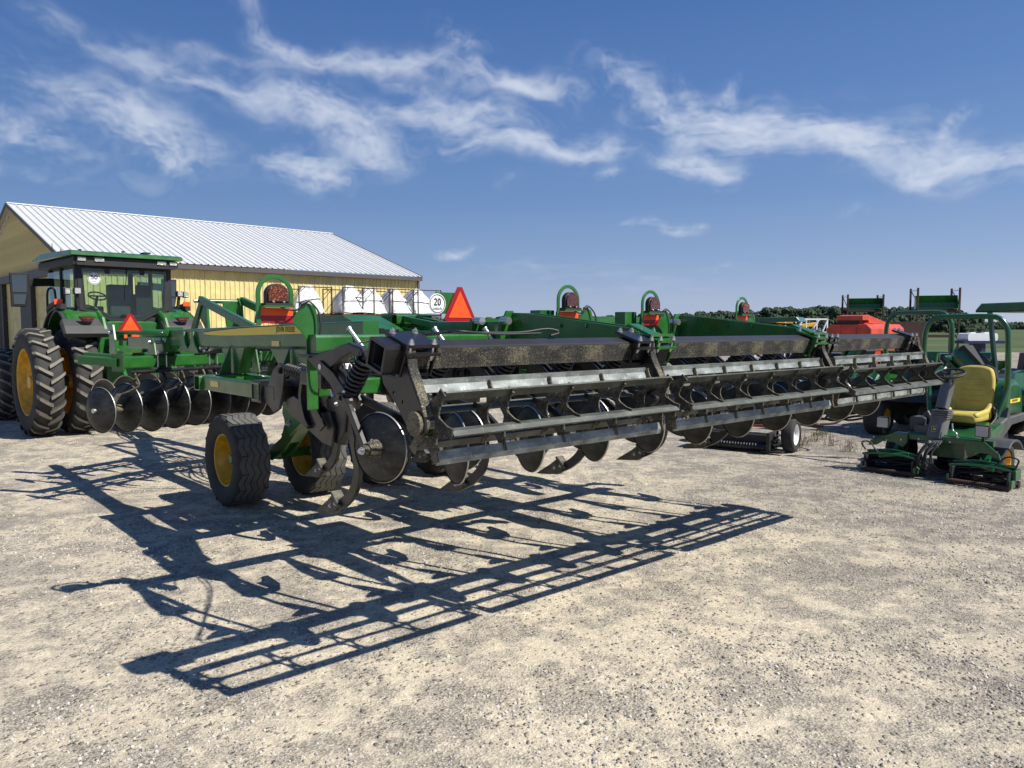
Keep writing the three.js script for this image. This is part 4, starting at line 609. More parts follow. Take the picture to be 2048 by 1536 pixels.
// ---- front disc gangs, hung from angled toolbars
function gang(ox, oz, dx, n, back, r0) {
  const al = -22 * D2, ux = Math.cos(al) * dx, uz = Math.sin(al), at = k => [ox + ux * k, 1.1, oz + uz * k], dir = new V3(ux, 0, uz), g = group(rip, 'disc_gang', [0, 0, 0]), sp = 0.325, L = (n - 1) * sp;
  for (let k = 0; k < n; k++) {
    const r = k === 0 ? r0 : k === 1 ? r0 + 0.03 : r0 + 0.06, dg = concaveDisc(r, 0.07, 0.006, 44); dg.applyQuaternion(new THREE.Quaternion().setFromUnitVectors(EY, dir.clone().multiplyScalar(back))); dg.translate(...at(k * sp));
    mesh(g, 'gang_disc', dg, M.disc);
    mesh(g, 'disc_edge', lathe([[r - 0.003, -0.009], [r + 0.0015, -0.001], [r - 0.003, 0.0015], [r - 0.014, -0.004]], 48, dir.clone().multiplyScalar(back), at(k * sp)), M.edge);
  }
  mesh(g, 'gang_shaft', [rod(at(-0.07), at(L + 0.07), 0.022, 0.022, 8), ...Array.from({ length: n - 1 }, (_, k) => lathe([[0.07, 0], [0.05, 0.03], [0.045, sp / 2], [0.05, sp - 0.03], [0.07, sp]], 18, dir, at(k * sp))), rod(at(-0.05), at(-0.015), 0.06, 0.075, 18)], M.mud);
  mesh(g, 'gang_end_nut', [rod(at(-0.1), at(-0.05), 0.028, 0.032, 6)], M.zinc);
  const ty = 1.64, tb = k => [ox + 0.2 * dx + ux * k, ty, oz + uz * k + 0.03];
  mesh(g, 'gang_toolbar', bar(tb(0), tb(L + 0.25), 0.14, 0.14, { t: 0.012, r: 0.016 }), M.green);
  mesh(g, 'toolbar_end_plate', [bar(tb(-0.02), tb(0.005), 0.2, 0.2, { r: 0.008 }), bar([tb(0)[0] - 0.3 * dx, ty + 0.03, tb(0)[2] - 0.42], tb(0), 0.1, 0.1, { t: 0.01, r: 0.012 })], M.green);
  for (let k = 0.55; k < L; k += 0.78) {
    mesh(g, 'hanger_clamp', [bar([tb(k)[0], ty + 0.082, tb(k)[2] - 0.12], [tb(k)[0], ty + 0.082, tb(k)[2] + 0.14], 0.13, 0.02), bar([tb(k)[0], ty - 0.082, tb(k)[2] - 0.12], [tb(k)[0], ty - 0.082, tb(k)[2] + 0.12], 0.13, 0.02), pipe([[tb(k)[0], ty - 0.1, tb(k)[2]], [tb(k)[0] + 0.02, ty - 0.2, tb(k)[2] + 0.12], [tb(k)[0], ty - 0.36, tb(k)[2] + 0.12], [tb(k)[0] - 0.04, 1.13, tb(k)[2] - 0.02]], 0.026, { rad: 4 })], M.black);
    mesh(g, 'clamp_u_bolt', [-0.05, 0.05].flatMap(q => [0.1].map(z => [rod([tb(k)[0] + q, ty + 0.13, tb(k)[2] + z], [tb(k)[0] + q, ty - 0.1, tb(k)[2] + z], 0.01), rod([tb(k)[0] + q, ty + 0.092, tb(k)[2] + z], [tb(k)[0] + q, ty + 0.115, tb(k)[2] + z], 0.018, 0.018, 6), rod([tb(k)[0] + q, ty + 0.115, tb(k)[2] - 0.09], [tb(k)[0] + q, ty + 0.08, tb(k)[2] - 0.09], 0.018, 0.018, 6)])), M.zinc);
  }
  const sb = k => [ox + 0.24 * dx + ux * k, 1.53, oz + uz * k + 0.17];
  mesh(g, 'scraper_bar', [rod(sb(0.05), sb(L), 0.022, 0.022, 10)], M.black);
  for (let k = 0; k < n - 1; k++) mesh(g, 'scraper', [pipe([sb(k * sp + 0.1), [sb(k * sp + 0.12)[0], 1.46, sb(k * sp + 0.12)[2] + 0.04], [sb(k * sp + 0.13)[0], 1.36, sb(k * sp + 0.13)[2] + 0.03], [at(k * sp + 0.2)[0], 1.26, at(k * sp + 0.2)[2] + 0.12]], 0.014, { rad: 5 }), bar([at(k * sp + 0.2)[0], 1.28, at(k * sp + 0.2)[2] + 0.12], [at(k * sp + 0.1)[0], 1.17, at(k * sp + 0.1)[2] + 0.16], 0.06, 0.012)], M.mud);
  return g;
}
gang(0.27, -6.42, 1, 9, 1, 0.265); gang(6.07, -6.42, -1, 9, -1, 0.265);
gang(0.62, -7.75, 1, 7, -1, 0.28); gang(5.72, -7.75, -1, 7, 1, 0.28);
for (const x of [1.12, 2.15, 4.2, 5.22]) mesh(rip, 'gang_post', [bar([x, 1.86, -6.2], [x, 1.72, -6.9], 0.12, 0.12), bar([x, 1.84, -6.4], [x, 1.84, -8.2], 0.12, 0.16), plateX([[-6.85, 1.72], [-6.5, 1.72], [-6.55, 1.86], [-6.8, 1.86]], 0.16, x)], M.green);
mesh(rip, 'depth_cylinder', [rod([0.86, 1.98, -6.75], [1.06, 1.97, -6.42], 0.05, 0.05, 16), rod([0.62, 1.985, -7.15], [0.86, 1.98, -6.75], 0.024, 0.024, 10)], M.green);
mesh(rip, 'depth_bracket', [plateX([[-7.25, 1.72], [-7.0, 1.72], [-7.01, 1.9], [-7.08, 2.08], [-7.2, 2.1], [-7.24, 1.95]], 0.025, 0.6), plateX([[-6.75, 1.72], [-6.45, 1.72], [-6.5, 1.86], [-6.58, 1.92], [-6.7, 1.86]], 0.02, 0.9), plateX([[-6.75, 1.72], [-6.45, 1.72], [-6.5, 1.86], [-6.58, 1.92], [-6.7, 1.86]], 0.02, 1.0)], M.green);
mesh(rip, 'depth_pin', [rod([0.56, 1.985, -7.15], [0.66, 1.985, -7.15], 0.024), rod([0.86, 1.87, -6.6], [1.04, 1.87, -6.6], 0.022), rod([0.98, 1.975, -6.48], [1.14, 1.975, -6.48], 0.024)], M.zinc);

// ---- lamp towers across the back
function tower(x, z, base, amber, post, label) {
  const g = group(rip, 'lamp_tower', [x + 0.025, base, z]), t = 0.012; g.scale.x = 1.2;      // origin: foot of the reflector panel
  const arch = []; for (let i = 0; i <= 16; i++) { const a = PI * i / 16; arch.push([-0.11 * Math.cos(a), 0.175 + 0.13 * Math.sin(a)]); }
  const inner = arch.map(([u, v]) => [u * 0.76, 0.175 + (v - 0.175) * 0.79]).reverse();
  mesh(g, 'guard_arch', plateZ([[-0.11, -0.03], ...arch, [0.11, 0.1], [0.0836, 0.1], ...inner, [-0.0836, -0.03]], t, -0.012), M.green);
  mesh(g, 'post', [plateZ([[-0.115, -0.018], [0.108, -0.018], [0.125, -0.035], [0.16, -0.075], [0.19, -0.14], [0.19, -post], [0.258, -post], [0.258, 0.06], [0.248, 0.095], [0.215, 0.12], [0.18, 0.118], [0.15, 0.095], [0.138, 0.05], [0.108, 0.085], [-0.1, 0.085]], t, -0.03), plateX([[-0.036, -post], [-0.12, -post], [-0.12, 0.02], [-0.036, 0.08]], t, 0.252)], M.green);
  mesh(g, 'orange_reflector', box([0, 0.058, -0.018], 0.21, 0.05, 0.006, 0.001), M.orange);
  mesh(g, 'red_reflector', box([0, 0.008, -0.018], 0.21, 0.049, 0.006, 0.001), M.red);
  mesh(g, 'lamp_shelf', box([0, 0.093, 0.01], 0.18, 0.012, 0.1, 0.003), M.green);
  const d = []; for (let i = 0; i <= 14; i++) { const a = PI * i / 14; d.push([0.066 * Math.cos(a), 0.062 + 0.068 * Math.sin(a)]); }
  const dome = [[-0.066, 0], [0.066, 0], ...d];
  mesh(g, 'lamp_body', [plateZ(dome, 0.05, 0.01, 0.006).translate(0, 0.114, 0), box([0, 0.107, 0.012], 0.155, 0.016, 0.085, 0.005)], M.blackPlastic);
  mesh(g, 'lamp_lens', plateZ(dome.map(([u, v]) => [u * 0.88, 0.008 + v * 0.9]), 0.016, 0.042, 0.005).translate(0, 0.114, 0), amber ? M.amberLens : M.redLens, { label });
  mesh(g, 'lamp_screw', [-0.03, 0.03].map(q => bolt([q, 0.122, 0.05], [0, 0, 1], 0.005, 0.006)), M.zinc);
  mesh(g, 'lamp_cable', [pipe([[0.0, 0.095, 0.04], [0.06, 0.07, 0.06], [0.12, 0.075, 0.03], [0.15, 0.11, 0.0], [0.2, 0.135, -0.01], [0.25, 0.07, 0.01], [0.262, -0.03, 0.02], [0.255, -0.15, 0.02], [0.29, -0.24, 0.03]], 0.0065, { seg: 40, rad: 6 }), rod([0.15, 0.112, 0.0], [0.19, 0.132, -0.005], 0.012)], M.hose);
  return g;
}
tower(0.2, -1.62, 2.095, true, 0.62, 'amber D shaped lamp lens');
tower(2.56, -1.2, 2.095, false, 0.3, 'dark red D shaped lamp lens');
tower(3.64, -1.2, 2.085, false, 0.3, 'dark red D shaped lamp lens');
tower(6.0, -1.72, 2.1, true, 0.4, 'amber D shaped lamp lens');
for (const x of [2.84, 3.9]) mesh(rip, 'tower_bracket', [box([x - 0.02, 2.0, -1.25], 0.1, 0.3, 0.02), box([x - 0.42, 2.12, -1.35], 0.16, 0.14, 0.12)], M.green);
mesh(rip, 'wiring_loom', [pipe([[0.49, 1.85, -1.59], [0.55, 1.79, -1.5], [0.66, 1.82, -1.46], [0.76, 1.93, -1.5], [0.95, 1.97, -1.42], [0.9, 1.99, -1.0], [0.62, 2.01, -0.35], [0.5, 2.022, -0.1], [0.7, 2.02, -0.06], [1.0, 2.02, -0.05], [1.2, 2.04, -0.03], [1.28, 2.02, 0.0], [1.2, 2.0, 0.0]], 0.0075, { seg: 90 }), pipe([[0.93, 1.975, -1.42], [0.88, 2.0, -1.0], [0.6, 2.02, -0.3], [0.52, 2.03, -0.02], [0.8, 2.012, -0.02], [1.12, 2.015, 0.0]], 0.006, { seg: 50 })], M.hose);

// ---- warning triangle and speed disc at the middle
{
  const g = group(rip, 'warning_triangle', [2.83, 2.1, -3.0]);
  const tri = (w, h, c, y) => [[-w / 2 + c, y], [w / 2 - c, y], [w / 2, y + c * 0.8], [c * 0.62, y + h], [-c * 0.62, y + h], [-w / 2, y + c * 0.8]];
  mesh(g, 'sign_border', plateZ(tri(0.4, 0.36, 0.05, 0), 0.006, 0), M.red);
  mesh(g, 'sign_face', plateZ([[-0.148, 0.048], [0.148, 0.048], [0, 0.318]], 0.004, 0.006, 0), M.orange);
  const b = group(rip, 'speed_disc', [2.55, 2.285, -2.995]);
  mesh(b, 'disc_backing', [plateZ([[-0.02, -0.1], [0.3, -0.1], [0.3, 0.115], [-0.02, 0.115]], 0.006, -0.02), box([0.3, -0.2, -0.03], 0.06, 0.6, 0.03)], M.green);
  mesh(b, 'disc_face', rod([0, 0, -0.016], [0, 0, -0.008], 0.102, 0.102, 40), M.white);
  mesh(b, 'disc_ring', new THREE.RingGeometry(0.086, 0.0925, 48).translate(0, 0, -0.005), M.ink);
  mesh(b, 'disc_number', text('20', 0.072, { sx: 0.82 }).translate(0, 0.018, -0.005), M.ink);
  mesh(b, 'disc_unit', text('mile/h', 0.028, { thin: 1 }).translate(0, -0.048, -0.005), M.ink);
}
// ---- hydraulic hoses over the frame
{
  const r = rng(8), hs = []; for (let k = 0; k < 9; k++) { const x = 2.3 + r() * 1.1; hs.push(pipe([[x, 2.03, -2.9 - r()], [x + 0.1 * r(), 2.08, -4.2], [x - 0.1, 2.05, -5.6], [2.5 + r() * 0.5, 2.02, -7.2], [2.6 + r() * 0.4, 1.9, -9.0], [2.65 + r() * 0.3, 1.75, -11], [2.6 + r() * 0.4, 1.5, -12.2]], 0.014, { seg: 36 })); }
  for (let k = 0; k < 3; k++) hs.push(pipe([[1.3 + k * 0.05, 1.72, -6.3], [1.5, 1.76 + k * 0.02, -5.8], [2.0, 1.8, -5.2], [2.4, 1.9, -4.6]], 0.012, { seg: 24 }));
  mesh(rip, 'hydraulic_hose', hs, M.hose);
}

// ================================================================ the tractor
const TR_AT = [-7.86, 0, -15.57], TR_TURN = 0.785, T = surveyor(TR_AT, TR_TURN);
const tr = thing('tractor', 'large green tractor with dual rear wheels and a glazed cab, hitched to the ripper', 'tractor', TR_AT, TR_TURN);
function lugTyre(R, w, rimR, n, lh = 0.055) {
  const h = w / 2, r0 = R - lh, out = [paint(lathe([[rimR, -h * 0.78], [rimR + 0.03, -h * 0.94], [mix(rimR, r0, 0.5), -h], [r0 - 0.09, -h * 0.95], [r0 - 0.015, -h * 0.8], [r0, -h * 0.5], [r0 + 0.004, 0], [r0, h * 0.5], [r0 - 0.015, h * 0.8], [r0 - 0.09, h * 0.95], [mix(rimR, r0, 0.5), h], [rimR + 0.03, h * 0.94], [rimR, h * 0.78]], 96, [1, 0, 0]), 0.055, 0.053, 0.05)];
  // chevron lugs: curved bars from the centre out over each shoulder, half a pitch apart
  for (const s of [-1, 1]) for (let k = 0; k < n; k++) {
    const a0 = (k + (s > 0 ? 0.5 : 0)) / n * 2 * PI, m = 6, rows = [];
    for (let i = 0; i <= m; i++) { const t = i / m, x = s * mix(-0.02, h * 1.0, t), a = a0 + 0.62 * (w * 0.55 / R) * (t * 0.85 + 0.25 * t * t), rt = R - 0.02 * t * t - (i === m ? 0.05 : 0), rb = r0 - (t > 0.7 ? 0.06 * (t - 0.7) / 0.3 : 0) - 0.01, th = (0.034 - 0.006 * t) / R * (i === 0 ? 0.9 : 1); rows.push([[x, a - th, rt], [x, a + th, rt], [x, a + th * 1.45, rb], [x, a - th * 1.45, rb]]); }
    const P3 = ([x, a, r]) => [x, Math.sin(a) * r, Math.cos(a) * r], top = [], side = [], quad = (L, a, b, c, d) => (s > 0 ? L.push(...P3(a), ...P3(b), ...P3(c), ...P3(a), ...P3(c), ...P3(d)) : L.push(...P3(b), ...P3(a), ...P3(d), ...P3(b), ...P3(d), ...P3(c)));
    for (let i = 0; i < m; i++) { const A = rows[i], C = rows[i + 1]; quad(top, A[0], A[1], C[1], C[0]); quad(side, A[1], A[2], C[2], C[1]); quad(side, A[3], A[0], C[0], C[3]); }
    for (const E of [rows[0], rows[m]]) quad(side, E[0], E[1], E[2], E[3]);
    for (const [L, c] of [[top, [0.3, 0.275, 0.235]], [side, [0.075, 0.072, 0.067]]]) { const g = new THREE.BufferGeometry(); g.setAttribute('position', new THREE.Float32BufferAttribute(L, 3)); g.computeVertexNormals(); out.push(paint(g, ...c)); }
  }
  return out;
}
function tractorWheel(R, w, rimR, n, x, z, name, lh) {
  const g = group(tr, name, [x, R, z]), s = x < 0 ? -1 : 1;
  mesh(g, 'tyre', lugTyre(R, w, rimR, n, lh), M.tyre);
  mesh(g, 'rim', [lathe([[rimR + 0.02, s * w * 0.4], [rimR, s * w * 0.42], [rimR - 0.02, s * w * 0.36], [rimR - 0.03, s * w * 0.12], [rimR - 0.07, s * w * 0.08], [rimR - 0.08, -s * w * 0.05], [rimR * 0.6, -s * w * 0.1], [0.2, -s * w * 0.1], [0.12, -s * w * 0.02]], 64, [1, 0, 0]), lathe([[rimR - 0.08, -s * w * 0.05], [rimR - 0.03, -s * w * 0.3], [rimR + 0.02, -s * w * 0.41]], 64, [1, 0, 0])], M.yellowRim);
  mesh(g, 'hub', [rod([-s * 0.1, 0, 0], [s * 0.14, 0, 0], 0.17, 0.12, 20)], M.yellowRim);
  return g;
}
for (const x of [-1.55, -0.9, 0.9, 1.55]) tractorWheel(1.02, 0.48, 0.62, 22, x, 0, 'rear_wheel').rotation.x = x * 0.3;
for (const x of [-1.4, 1.4]) tractorWheel(0.79, 0.44, 0.43, 20, x, -3.35, 'front_wheel', 0.045);
mesh(tr, 'rear_axle', [rod([-1.45, 1.02, 0], [1.45, 1.02, 0], 0.11, 0.11, 20), box([0, 1.05, 0.05], 1.0, 0.8, 1.0, 0.06)], M.green);
mesh(tr, 'chassis', [box([0, 1.0, -2.2], 0.7, 0.7, 3.6, 0.05), box([0, 0.85, -3.35], 2.5, 0.25, 0.3, 0.05)], M.black);
mesh(tr, 'bonnet', [softX([[-1.5, 1.35], [-1.5, 2.3], [-2.6, 2.22], [-4.1, 2.0], [-4.45, 1.75], [-4.45, 1.2]], 0.95, 0, 0.12)], M.green);
// cab: pillars, glass, roof
function cab(name, geos, mat) { const m = mesh(tr, name, geos, mat); m.scale.x = 0.87; m.position.x = -0.06; return m; }
const rearPane = [[-0.86, 2.42], [-0.6, 2.36], [-0.34, 2.24], [0.34, 2.24], [0.6, 2.36], [0.86, 2.42], [0.9, 3.17], [-0.9, 3.17]];
cab('rear_window', plateZ(rearPane, 0.008, 0.44, 0), M.glass);
cab('rear_window_frame', [plateZ([[-0.96, 2.38], [-0.64, 2.3], [-0.36, 2.17], [0.36, 2.17], [0.64, 2.3], [0.96, 2.38], [1.0, 3.24], [-1.0, 3.24]], 0.05, 0.4, 0.01, [[[-0.83, 2.46], [-0.62, 2.41], [-0.34, 2.29], [0.34, 2.29], [0.62, 2.41], [0.83, 2.46], [0.865, 3.12], [-0.865, 3.12]]])], M.blackPlastic);
for (const s of [-1, 1]) {
  cab('side_window', [plateX([[0.3, 2.35], [0.28, 3.16], [-0.55, 3.16], [-0.62, 2.1], [-0.2, 2.1]], 0.008, s * 0.98, 0), plateX([[-0.7, 1.7], [-0.63, 3.16], [-1.55, 3.16], [-1.5, 1.7]], 0.008, s * 0.98, 0)], M.glass);
  cab('cab_pillar', [bar([s * 0.97, 2.3, 0.36], [s * 0.97, 3.24, 0.36], 0.1, 0.12, { r: 0.02 }), bar([s * 0.97, 1.6, -0.62], [s * 0.97, 3.24, -0.6], 0.06, 0.08), bar([s * 0.86, 1.6, -1.55], [s * 0.9, 3.24, -1.6], 0.09, 0.1)], M.blackPlastic);
}
cab('windscreen', plateZ([[-0.82, 2.05], [0.82, 2.05], [0.88, 3.2], [-0.88, 3.2]], 0.008, -1.6, 0), M.glass);
cab('cab_floor', [box([0, 1.72, -0.6], 1.9, 0.14, 2.0), box([0, 2.08, 0.36], 1.3, 0.34, 0.08)], M.blackPlastic);
cab('cab_console', [box([0.55, 2.2, -0.5], 0.3, 0.5, 0.9, 0.05), box([-0.62, 2.22, -0.1], 0.3, 0.3, 0.5, 0.05), box([0.62, 2.5, -0.75], 0.2, 0.5, 0.12, 0.03), box([0.5, 2.55, 0.12], 0.34, 0.7, 0.06, 0.03)], M.blackPlastic);
cab('operator_seat', [softX([[-0.02, 2.1], [-0.16, 2.15], [-0.22, 2.85], [-0.12, 2.9], [0.0, 2.84]], 0.5, 0.05, 0.06), box([0.05, 2.1, -0.35], 0.54, 0.14, 0.5, 0.05), box([0.05, 1.9, -0.3], 0.34, 0.3, 0.34, 0.03)], M.grey);
cab('steering_wheel', [new THREE.TorusGeometry(0.19, 0.016, 8, 36).rotateX(-1.1).translate(-0.12, 2.7, -0.95), bar([-0.12, 2.7, -0.95], [-0.12, 2.3, -1.2], 0.05, 0.05), bar([-0.29, 2.7, -0.95], [0.05, 2.7, -0.95], 0.02, 0.03), box([-0.12, 2.42, -1.12], 0.34, 0.14, 0.12, 0.03)], M.blackPlastic);
mesh(tr, 'cab_roof', [plateX([[0.66, 3.385], [0.7, 3.395], [0.69, 3.455], [0.58, 3.485], [-1.3, 3.53], [-1.95, 3.45], [-1.95, 3.385]], 2.06, -0.06, 0.015)], M.green);
cab('roof_liner', [box([0, 3.3, -0.6], 2.2, 0.16, 2.4, 0.04), box([0, 3.29, 0.55], 2.1, 0.15, 0.16, 0.03)], M.blackPlastic);
for (const x of [-0.95, -0.6, 0.72, 0.98]) cab('work_light', [box([x, 3.325, 0.635], Math.abs(x) > 0.8 ? 0.16 : 0.19, 0.07, 0.03, 0.008)], M.lampFace);
cab('roof_aerial', [rod([-1.05, 3.4, -0.9], [-1.05, 3.72, -0.9], 0.008), box([0.1, 3.55, 0.1], 0.06, 0.03, 0.06), box([0.55, 3.54, 0.2], 0.16, 0.03, 0.2, 0.01), rod([-0.7, 3.55, -0.2], [-0.7, 3.58, -0.2], 0.03)], M.blackPlastic);
cab('wiper', [bar([0.03, 3.2, 0.455], [-0.04, 2.55, 0.455], 0.02, 0.014), box([-0.38, 3.13, 0.45], 0.09, 0.1, 0.03, 0.01), box([0.36, 3.13, 0.45], 0.09, 0.1, 0.03, 0.01)], M.ink);
{
  const g = group(tr, 'speed_sticker', [-0.63, 2.98, 0.452]);
  mesh(g, 'sticker_face', rod([0, 0, 0], [0, 0, 0.004], 0.115, 0.115, 36), M.white); mesh(g, 'sticker_ring', new THREE.RingGeometry(0.098, 0.106, 40).translate(0, 0, 0.006), M.ink);
  mesh(g, 'sticker_number', text('50', 0.085).translate(0, 0.025, 0.006), M.ink); mesh(g, 'sticker_unit', text('km/h', 0.026, { thin: 1 }).translate(0, -0.055, 0.006), M.ink);
}
// fenders
const mirX = { [-1]: T.Z(38, 560, -0.95)[0], 1: T.Z(337, 560, -0.95)[0] };
for (const s of [-1, 1]) {
  const arc = []; for (let i = 0; i <= 14; i++) { const a = mix(0.7, 2.7, i / 14); arc.push([Math.cos(a) * 1.16 + 0.02, 1.02 + Math.sin(a) * 1.42]); } // over the wheel from the back to the front
  const inn = arc.map(([z, y]) => [z * 0.955, 1.02 + (y - 1.02) * 0.95]).reverse(), top = arc.slice(2), tin = inn.slice(0, inn.length - 2);
  mesh(tr, 'fender', [plateX([...top, ...tin], 0.66, s * 0.86, 0.03), plateX([[0.75, 1.9], [0.9, 1.95], [0.72, 2.24], [0.3, 2.44], [-0.2, 2.5], [-0.4, 2.3], [-0.2, 1.9]], 0.1, s * 0.58, 0.03)], M.green);
  mesh(tr, 'fender_bumper', [plateX([...arc.slice(0, 3).map(([z, y]) => [z * 1.02, y]), ...arc.slice(0, 3).map(([z, y]) => [z * 0.9, 1.02 + (y - 1.02) * 0.92]).reverse()], 0.8, s * 0.9, 0.03), plateX([...arc.slice(2, 14).map(([z, y]) => [z, y - 0.03]), ...inn.slice(1, 13)], 0.06, s * 1.21, 0.01)], M.fenderPlastic);
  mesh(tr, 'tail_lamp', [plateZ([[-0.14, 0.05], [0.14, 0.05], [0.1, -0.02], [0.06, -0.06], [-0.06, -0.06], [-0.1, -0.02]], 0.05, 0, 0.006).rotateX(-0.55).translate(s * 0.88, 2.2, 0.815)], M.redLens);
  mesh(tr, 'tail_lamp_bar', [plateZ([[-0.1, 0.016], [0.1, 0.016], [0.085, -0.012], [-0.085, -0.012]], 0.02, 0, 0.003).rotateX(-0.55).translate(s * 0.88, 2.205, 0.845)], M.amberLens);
  mesh(tr, 'plate_holder', box([s * 0.9, 1.97, 0.83], 0.36, 0.07, 0.04, 0.01), M.ink);
  // marker arm, mirror, work lights, hand rail
  mesh(tr, 'marker_lamp', [plateX([[-0.5, 2.42], [-0.3, 2.5], [0.2, 2.56], [0.24, 2.5], [-0.2, 2.42], [-0.5, 2.36]], 0.06, s * 1.2, 0.01), box([s * 1.16, 2.44, 0.25], 0.1, 0.1, 0.3, 0.02)], M.blackPlastic);
  mesh(tr, 'marker_reflector', [box([s * 1.2, 2.53, 0.235], 0.14, 0.1, 0.02, 0.004)], M.orange);
  mesh(tr, 'mirror_arm', [bar([s * 0.84, 2.98, -1.5], [mirX[s], 2.92, -1.0], 0.05, 0.16, { r: 0.02 })], M.blackPlastic);
  mesh(tr, 'mirror_housing', [plateZ([[-0.15, -0.38], [0.1, -0.38], [0.16, -0.12], [0.17, 0.28], [-0.16, 0.28]], 0.12, 0, 0.02).rotateY(s * 0.25).translate(mirX[s], 2.83, -0.95)], M.blackPlastic);
  mesh(tr, 'mirror_glass', [plateZ([[-0.11, -0.1], [0.12, -0.1], [0.13, 0.24], [-0.12, 0.24]], 0.006, 0.066, 0).rotateY(s * 0.25).translate(mirX[s], 2.83, -0.95), plateZ([[-0.1, -0.33], [0.08, -0.33], [0.11, -0.14], [-0.1, -0.14]], 0.006, 0.066, 0).rotateY(s * 0.25).translate(mirX[s], 2.83, -0.95)], M.mirror);
  mesh(tr, 'rear_work_lamp', [box([s * 0.95, 2.73, 0.5], 0.12, 0.12, 0.1, 0.02), bar([s * 0.93, 2.45, 0.45], [s * 0.95, 2.68, 0.48], 0.05, 0.05), box([s * 1.1, 2.72, 0.42], 0.1, 0.12, 0.1, 0.02)], M.blackPlastic);
  mesh(tr, 'rear_work_lamp_face', [box([s * 0.95, 2.735, 0.555], 0.1, 0.1, 0.012, 0.004), box([s * 1.1, 2.725, 0.475], 0.08, 0.1, 0.012, 0.004)], M.lampFace);
}
mesh(tr, 'hand_rail', [pipe([[-1.12, 1.6, -0.7], [-1.14, 2.0, -0.72], [-1.14, 2.7, -0.72], [-1.07, 2.82, -0.72], [-1.0, 2.7, -0.72], [-1.0, 1.7, -0.72]], 0.022, { seg: 40 })], M.ink);
mesh(tr, 'rear_panel', [plateZ([[-0.62, 1.35], [0.62, 1.35], [0.62, 2.12], [0.36, 2.17], [-0.36, 2.17], [-0.62, 2.12]], 0.5, 0.25, 0.03)], M.green);
mesh(tr, 'hitch_linkage', [box([0, 1.55, 0.75], 0.9, 0.3, 0.3, 0.04), strip([[0.7, 1.7, 0.06], [1.2, 1.35, 0.05], [1.55, 1.0, 0.05]], 0.05, 0.06, -0.45), strip([[0.7, 1.7, 0.06], [1.2, 1.35, 0.05], [1.55, 1.0, 0.05]], 0.05, 0.06, 0.45), box([0, 0.62, 1.0], 0.2, 0.12, 1.5, 0.02), rod([-0.4, 1.95, 0.62], [-0.4, 1.5, 0.95], 0.05), rod([0.4, 1.95, 0.62], [0.4, 1.5, 0.95], 0.05)], M.green);
mesh(tr, 'coupler_block', [box([0.25, 1.6, 0.98], 0.34, 0.26, 0.12, 0.02), [0, 1, 2, 3, 4, 5].map(k => rod([0.14 + (k % 3) * 0.1, 1.55 + (k > 2 ? 0.11 : 0), 1.04], [0.14 + (k % 3) * 0.1, 1.55 + (k > 2 ? 0.11 : 0), 1.12], 0.03))], M.blackPlastic);
{
  const g = group(tr, 'warning_triangle', [-0.06, 1.93, 0.62]);
  mesh(g, 'sign_border', plateZ([[-0.2, 0], [0.2, 0], [0.235, 0.05], [0.035, 0.38], [-0.035, 0.38], [-0.235, 0.05]], 0.006, 0), M.red);
  mesh(g, 'sign_face', plateZ([[-0.16, 0.06], [0.16, 0.06], [0, 0.34]], 0.004, 0.006, 0), M.orange);
  mesh(g, 'sign_foot', [box([-0.1, -0.05, 0], 0.06, 0.08, 0.03), box([0.08, -0.05, 0], 0.14, 0.08, 0.03)], M.orange);
}

// ================================================================ machines on the right of the lot
function turfTyre(R, w, rimR, blocks) {
  const h = w / 2, out = [paint(lathe([[rimR, -h * 0.8], [rimR + 0.015, -h * 0.95], [mix(rimR, R, 0.55), -h], [R * 0.93, -h * 0.9], [R * 0.985, -h * 0.6], [R * 0.99, 0], [R * 0.985, h * 0.6], [R * 0.93, h * 0.9], [mix(rimR, R, 0.55), h], [rimR + 0.015, h * 0.95], [rimR, h * 0.8]], 48, [1, 0, 0]), 0.05, 0.05, 0.05)];
  if (blocks) for (let i = 0; i < blocks; i++) for (let k = 0; k < 40; k++) { const x = -h * 0.8 + 1.6 * h * (i + 0.5) / blocks, a = (k + (i % 2) * 0.5) / 40 * 2 * PI, q = 1 - Math.pow(Math.abs(x) / h, 3) * 0.07; out.push(paint(box([0, 0, 0], 1.6 * h / blocks * 0.78, 0.016, R * 0.105, 0.003).translate(0, R * q - 0.002, 0).rotateX(a).translate(x, 0, 0), 0.075, 0.073, 0.07)); }
  return out;
}
function smallWheel(parent, at, R, w, rimR, side, blocks, rimMat = M.yellowRim) {
  const g = group(parent, 'wheel', at), s = side;
  mesh(g, 'tyre', turfTyre(R, w, rimR, blocks), M.tyre);
  mesh(g, 'rim', [lathe([[rimR + 0.008, s * w * 0.4], [rimR, s * w * 0.42], [rimR - 0.012, s * w * 0.36], [rimR - 0.025, s * w * 0.1], [rimR * 0.55, s * w * 0.08], [0.03, s * w * 0.14], [0.001, s * w * 0.15]], 36, [1, 0, 0]), [0, 1, 2, 3, 4].map(k => rod([s * w * 0.1, Math.sin(k * 1.257) * rimR * 0.45, Math.cos(k * 1.257) * rimR * 0.45], [s * w * 0.16, Math.sin(k * 1.257) * rimR * 0.45, Math.cos(k * 1.257) * rimR * 0.45], 0.009, 0.009, 6))], rimMat);
  return g;
}
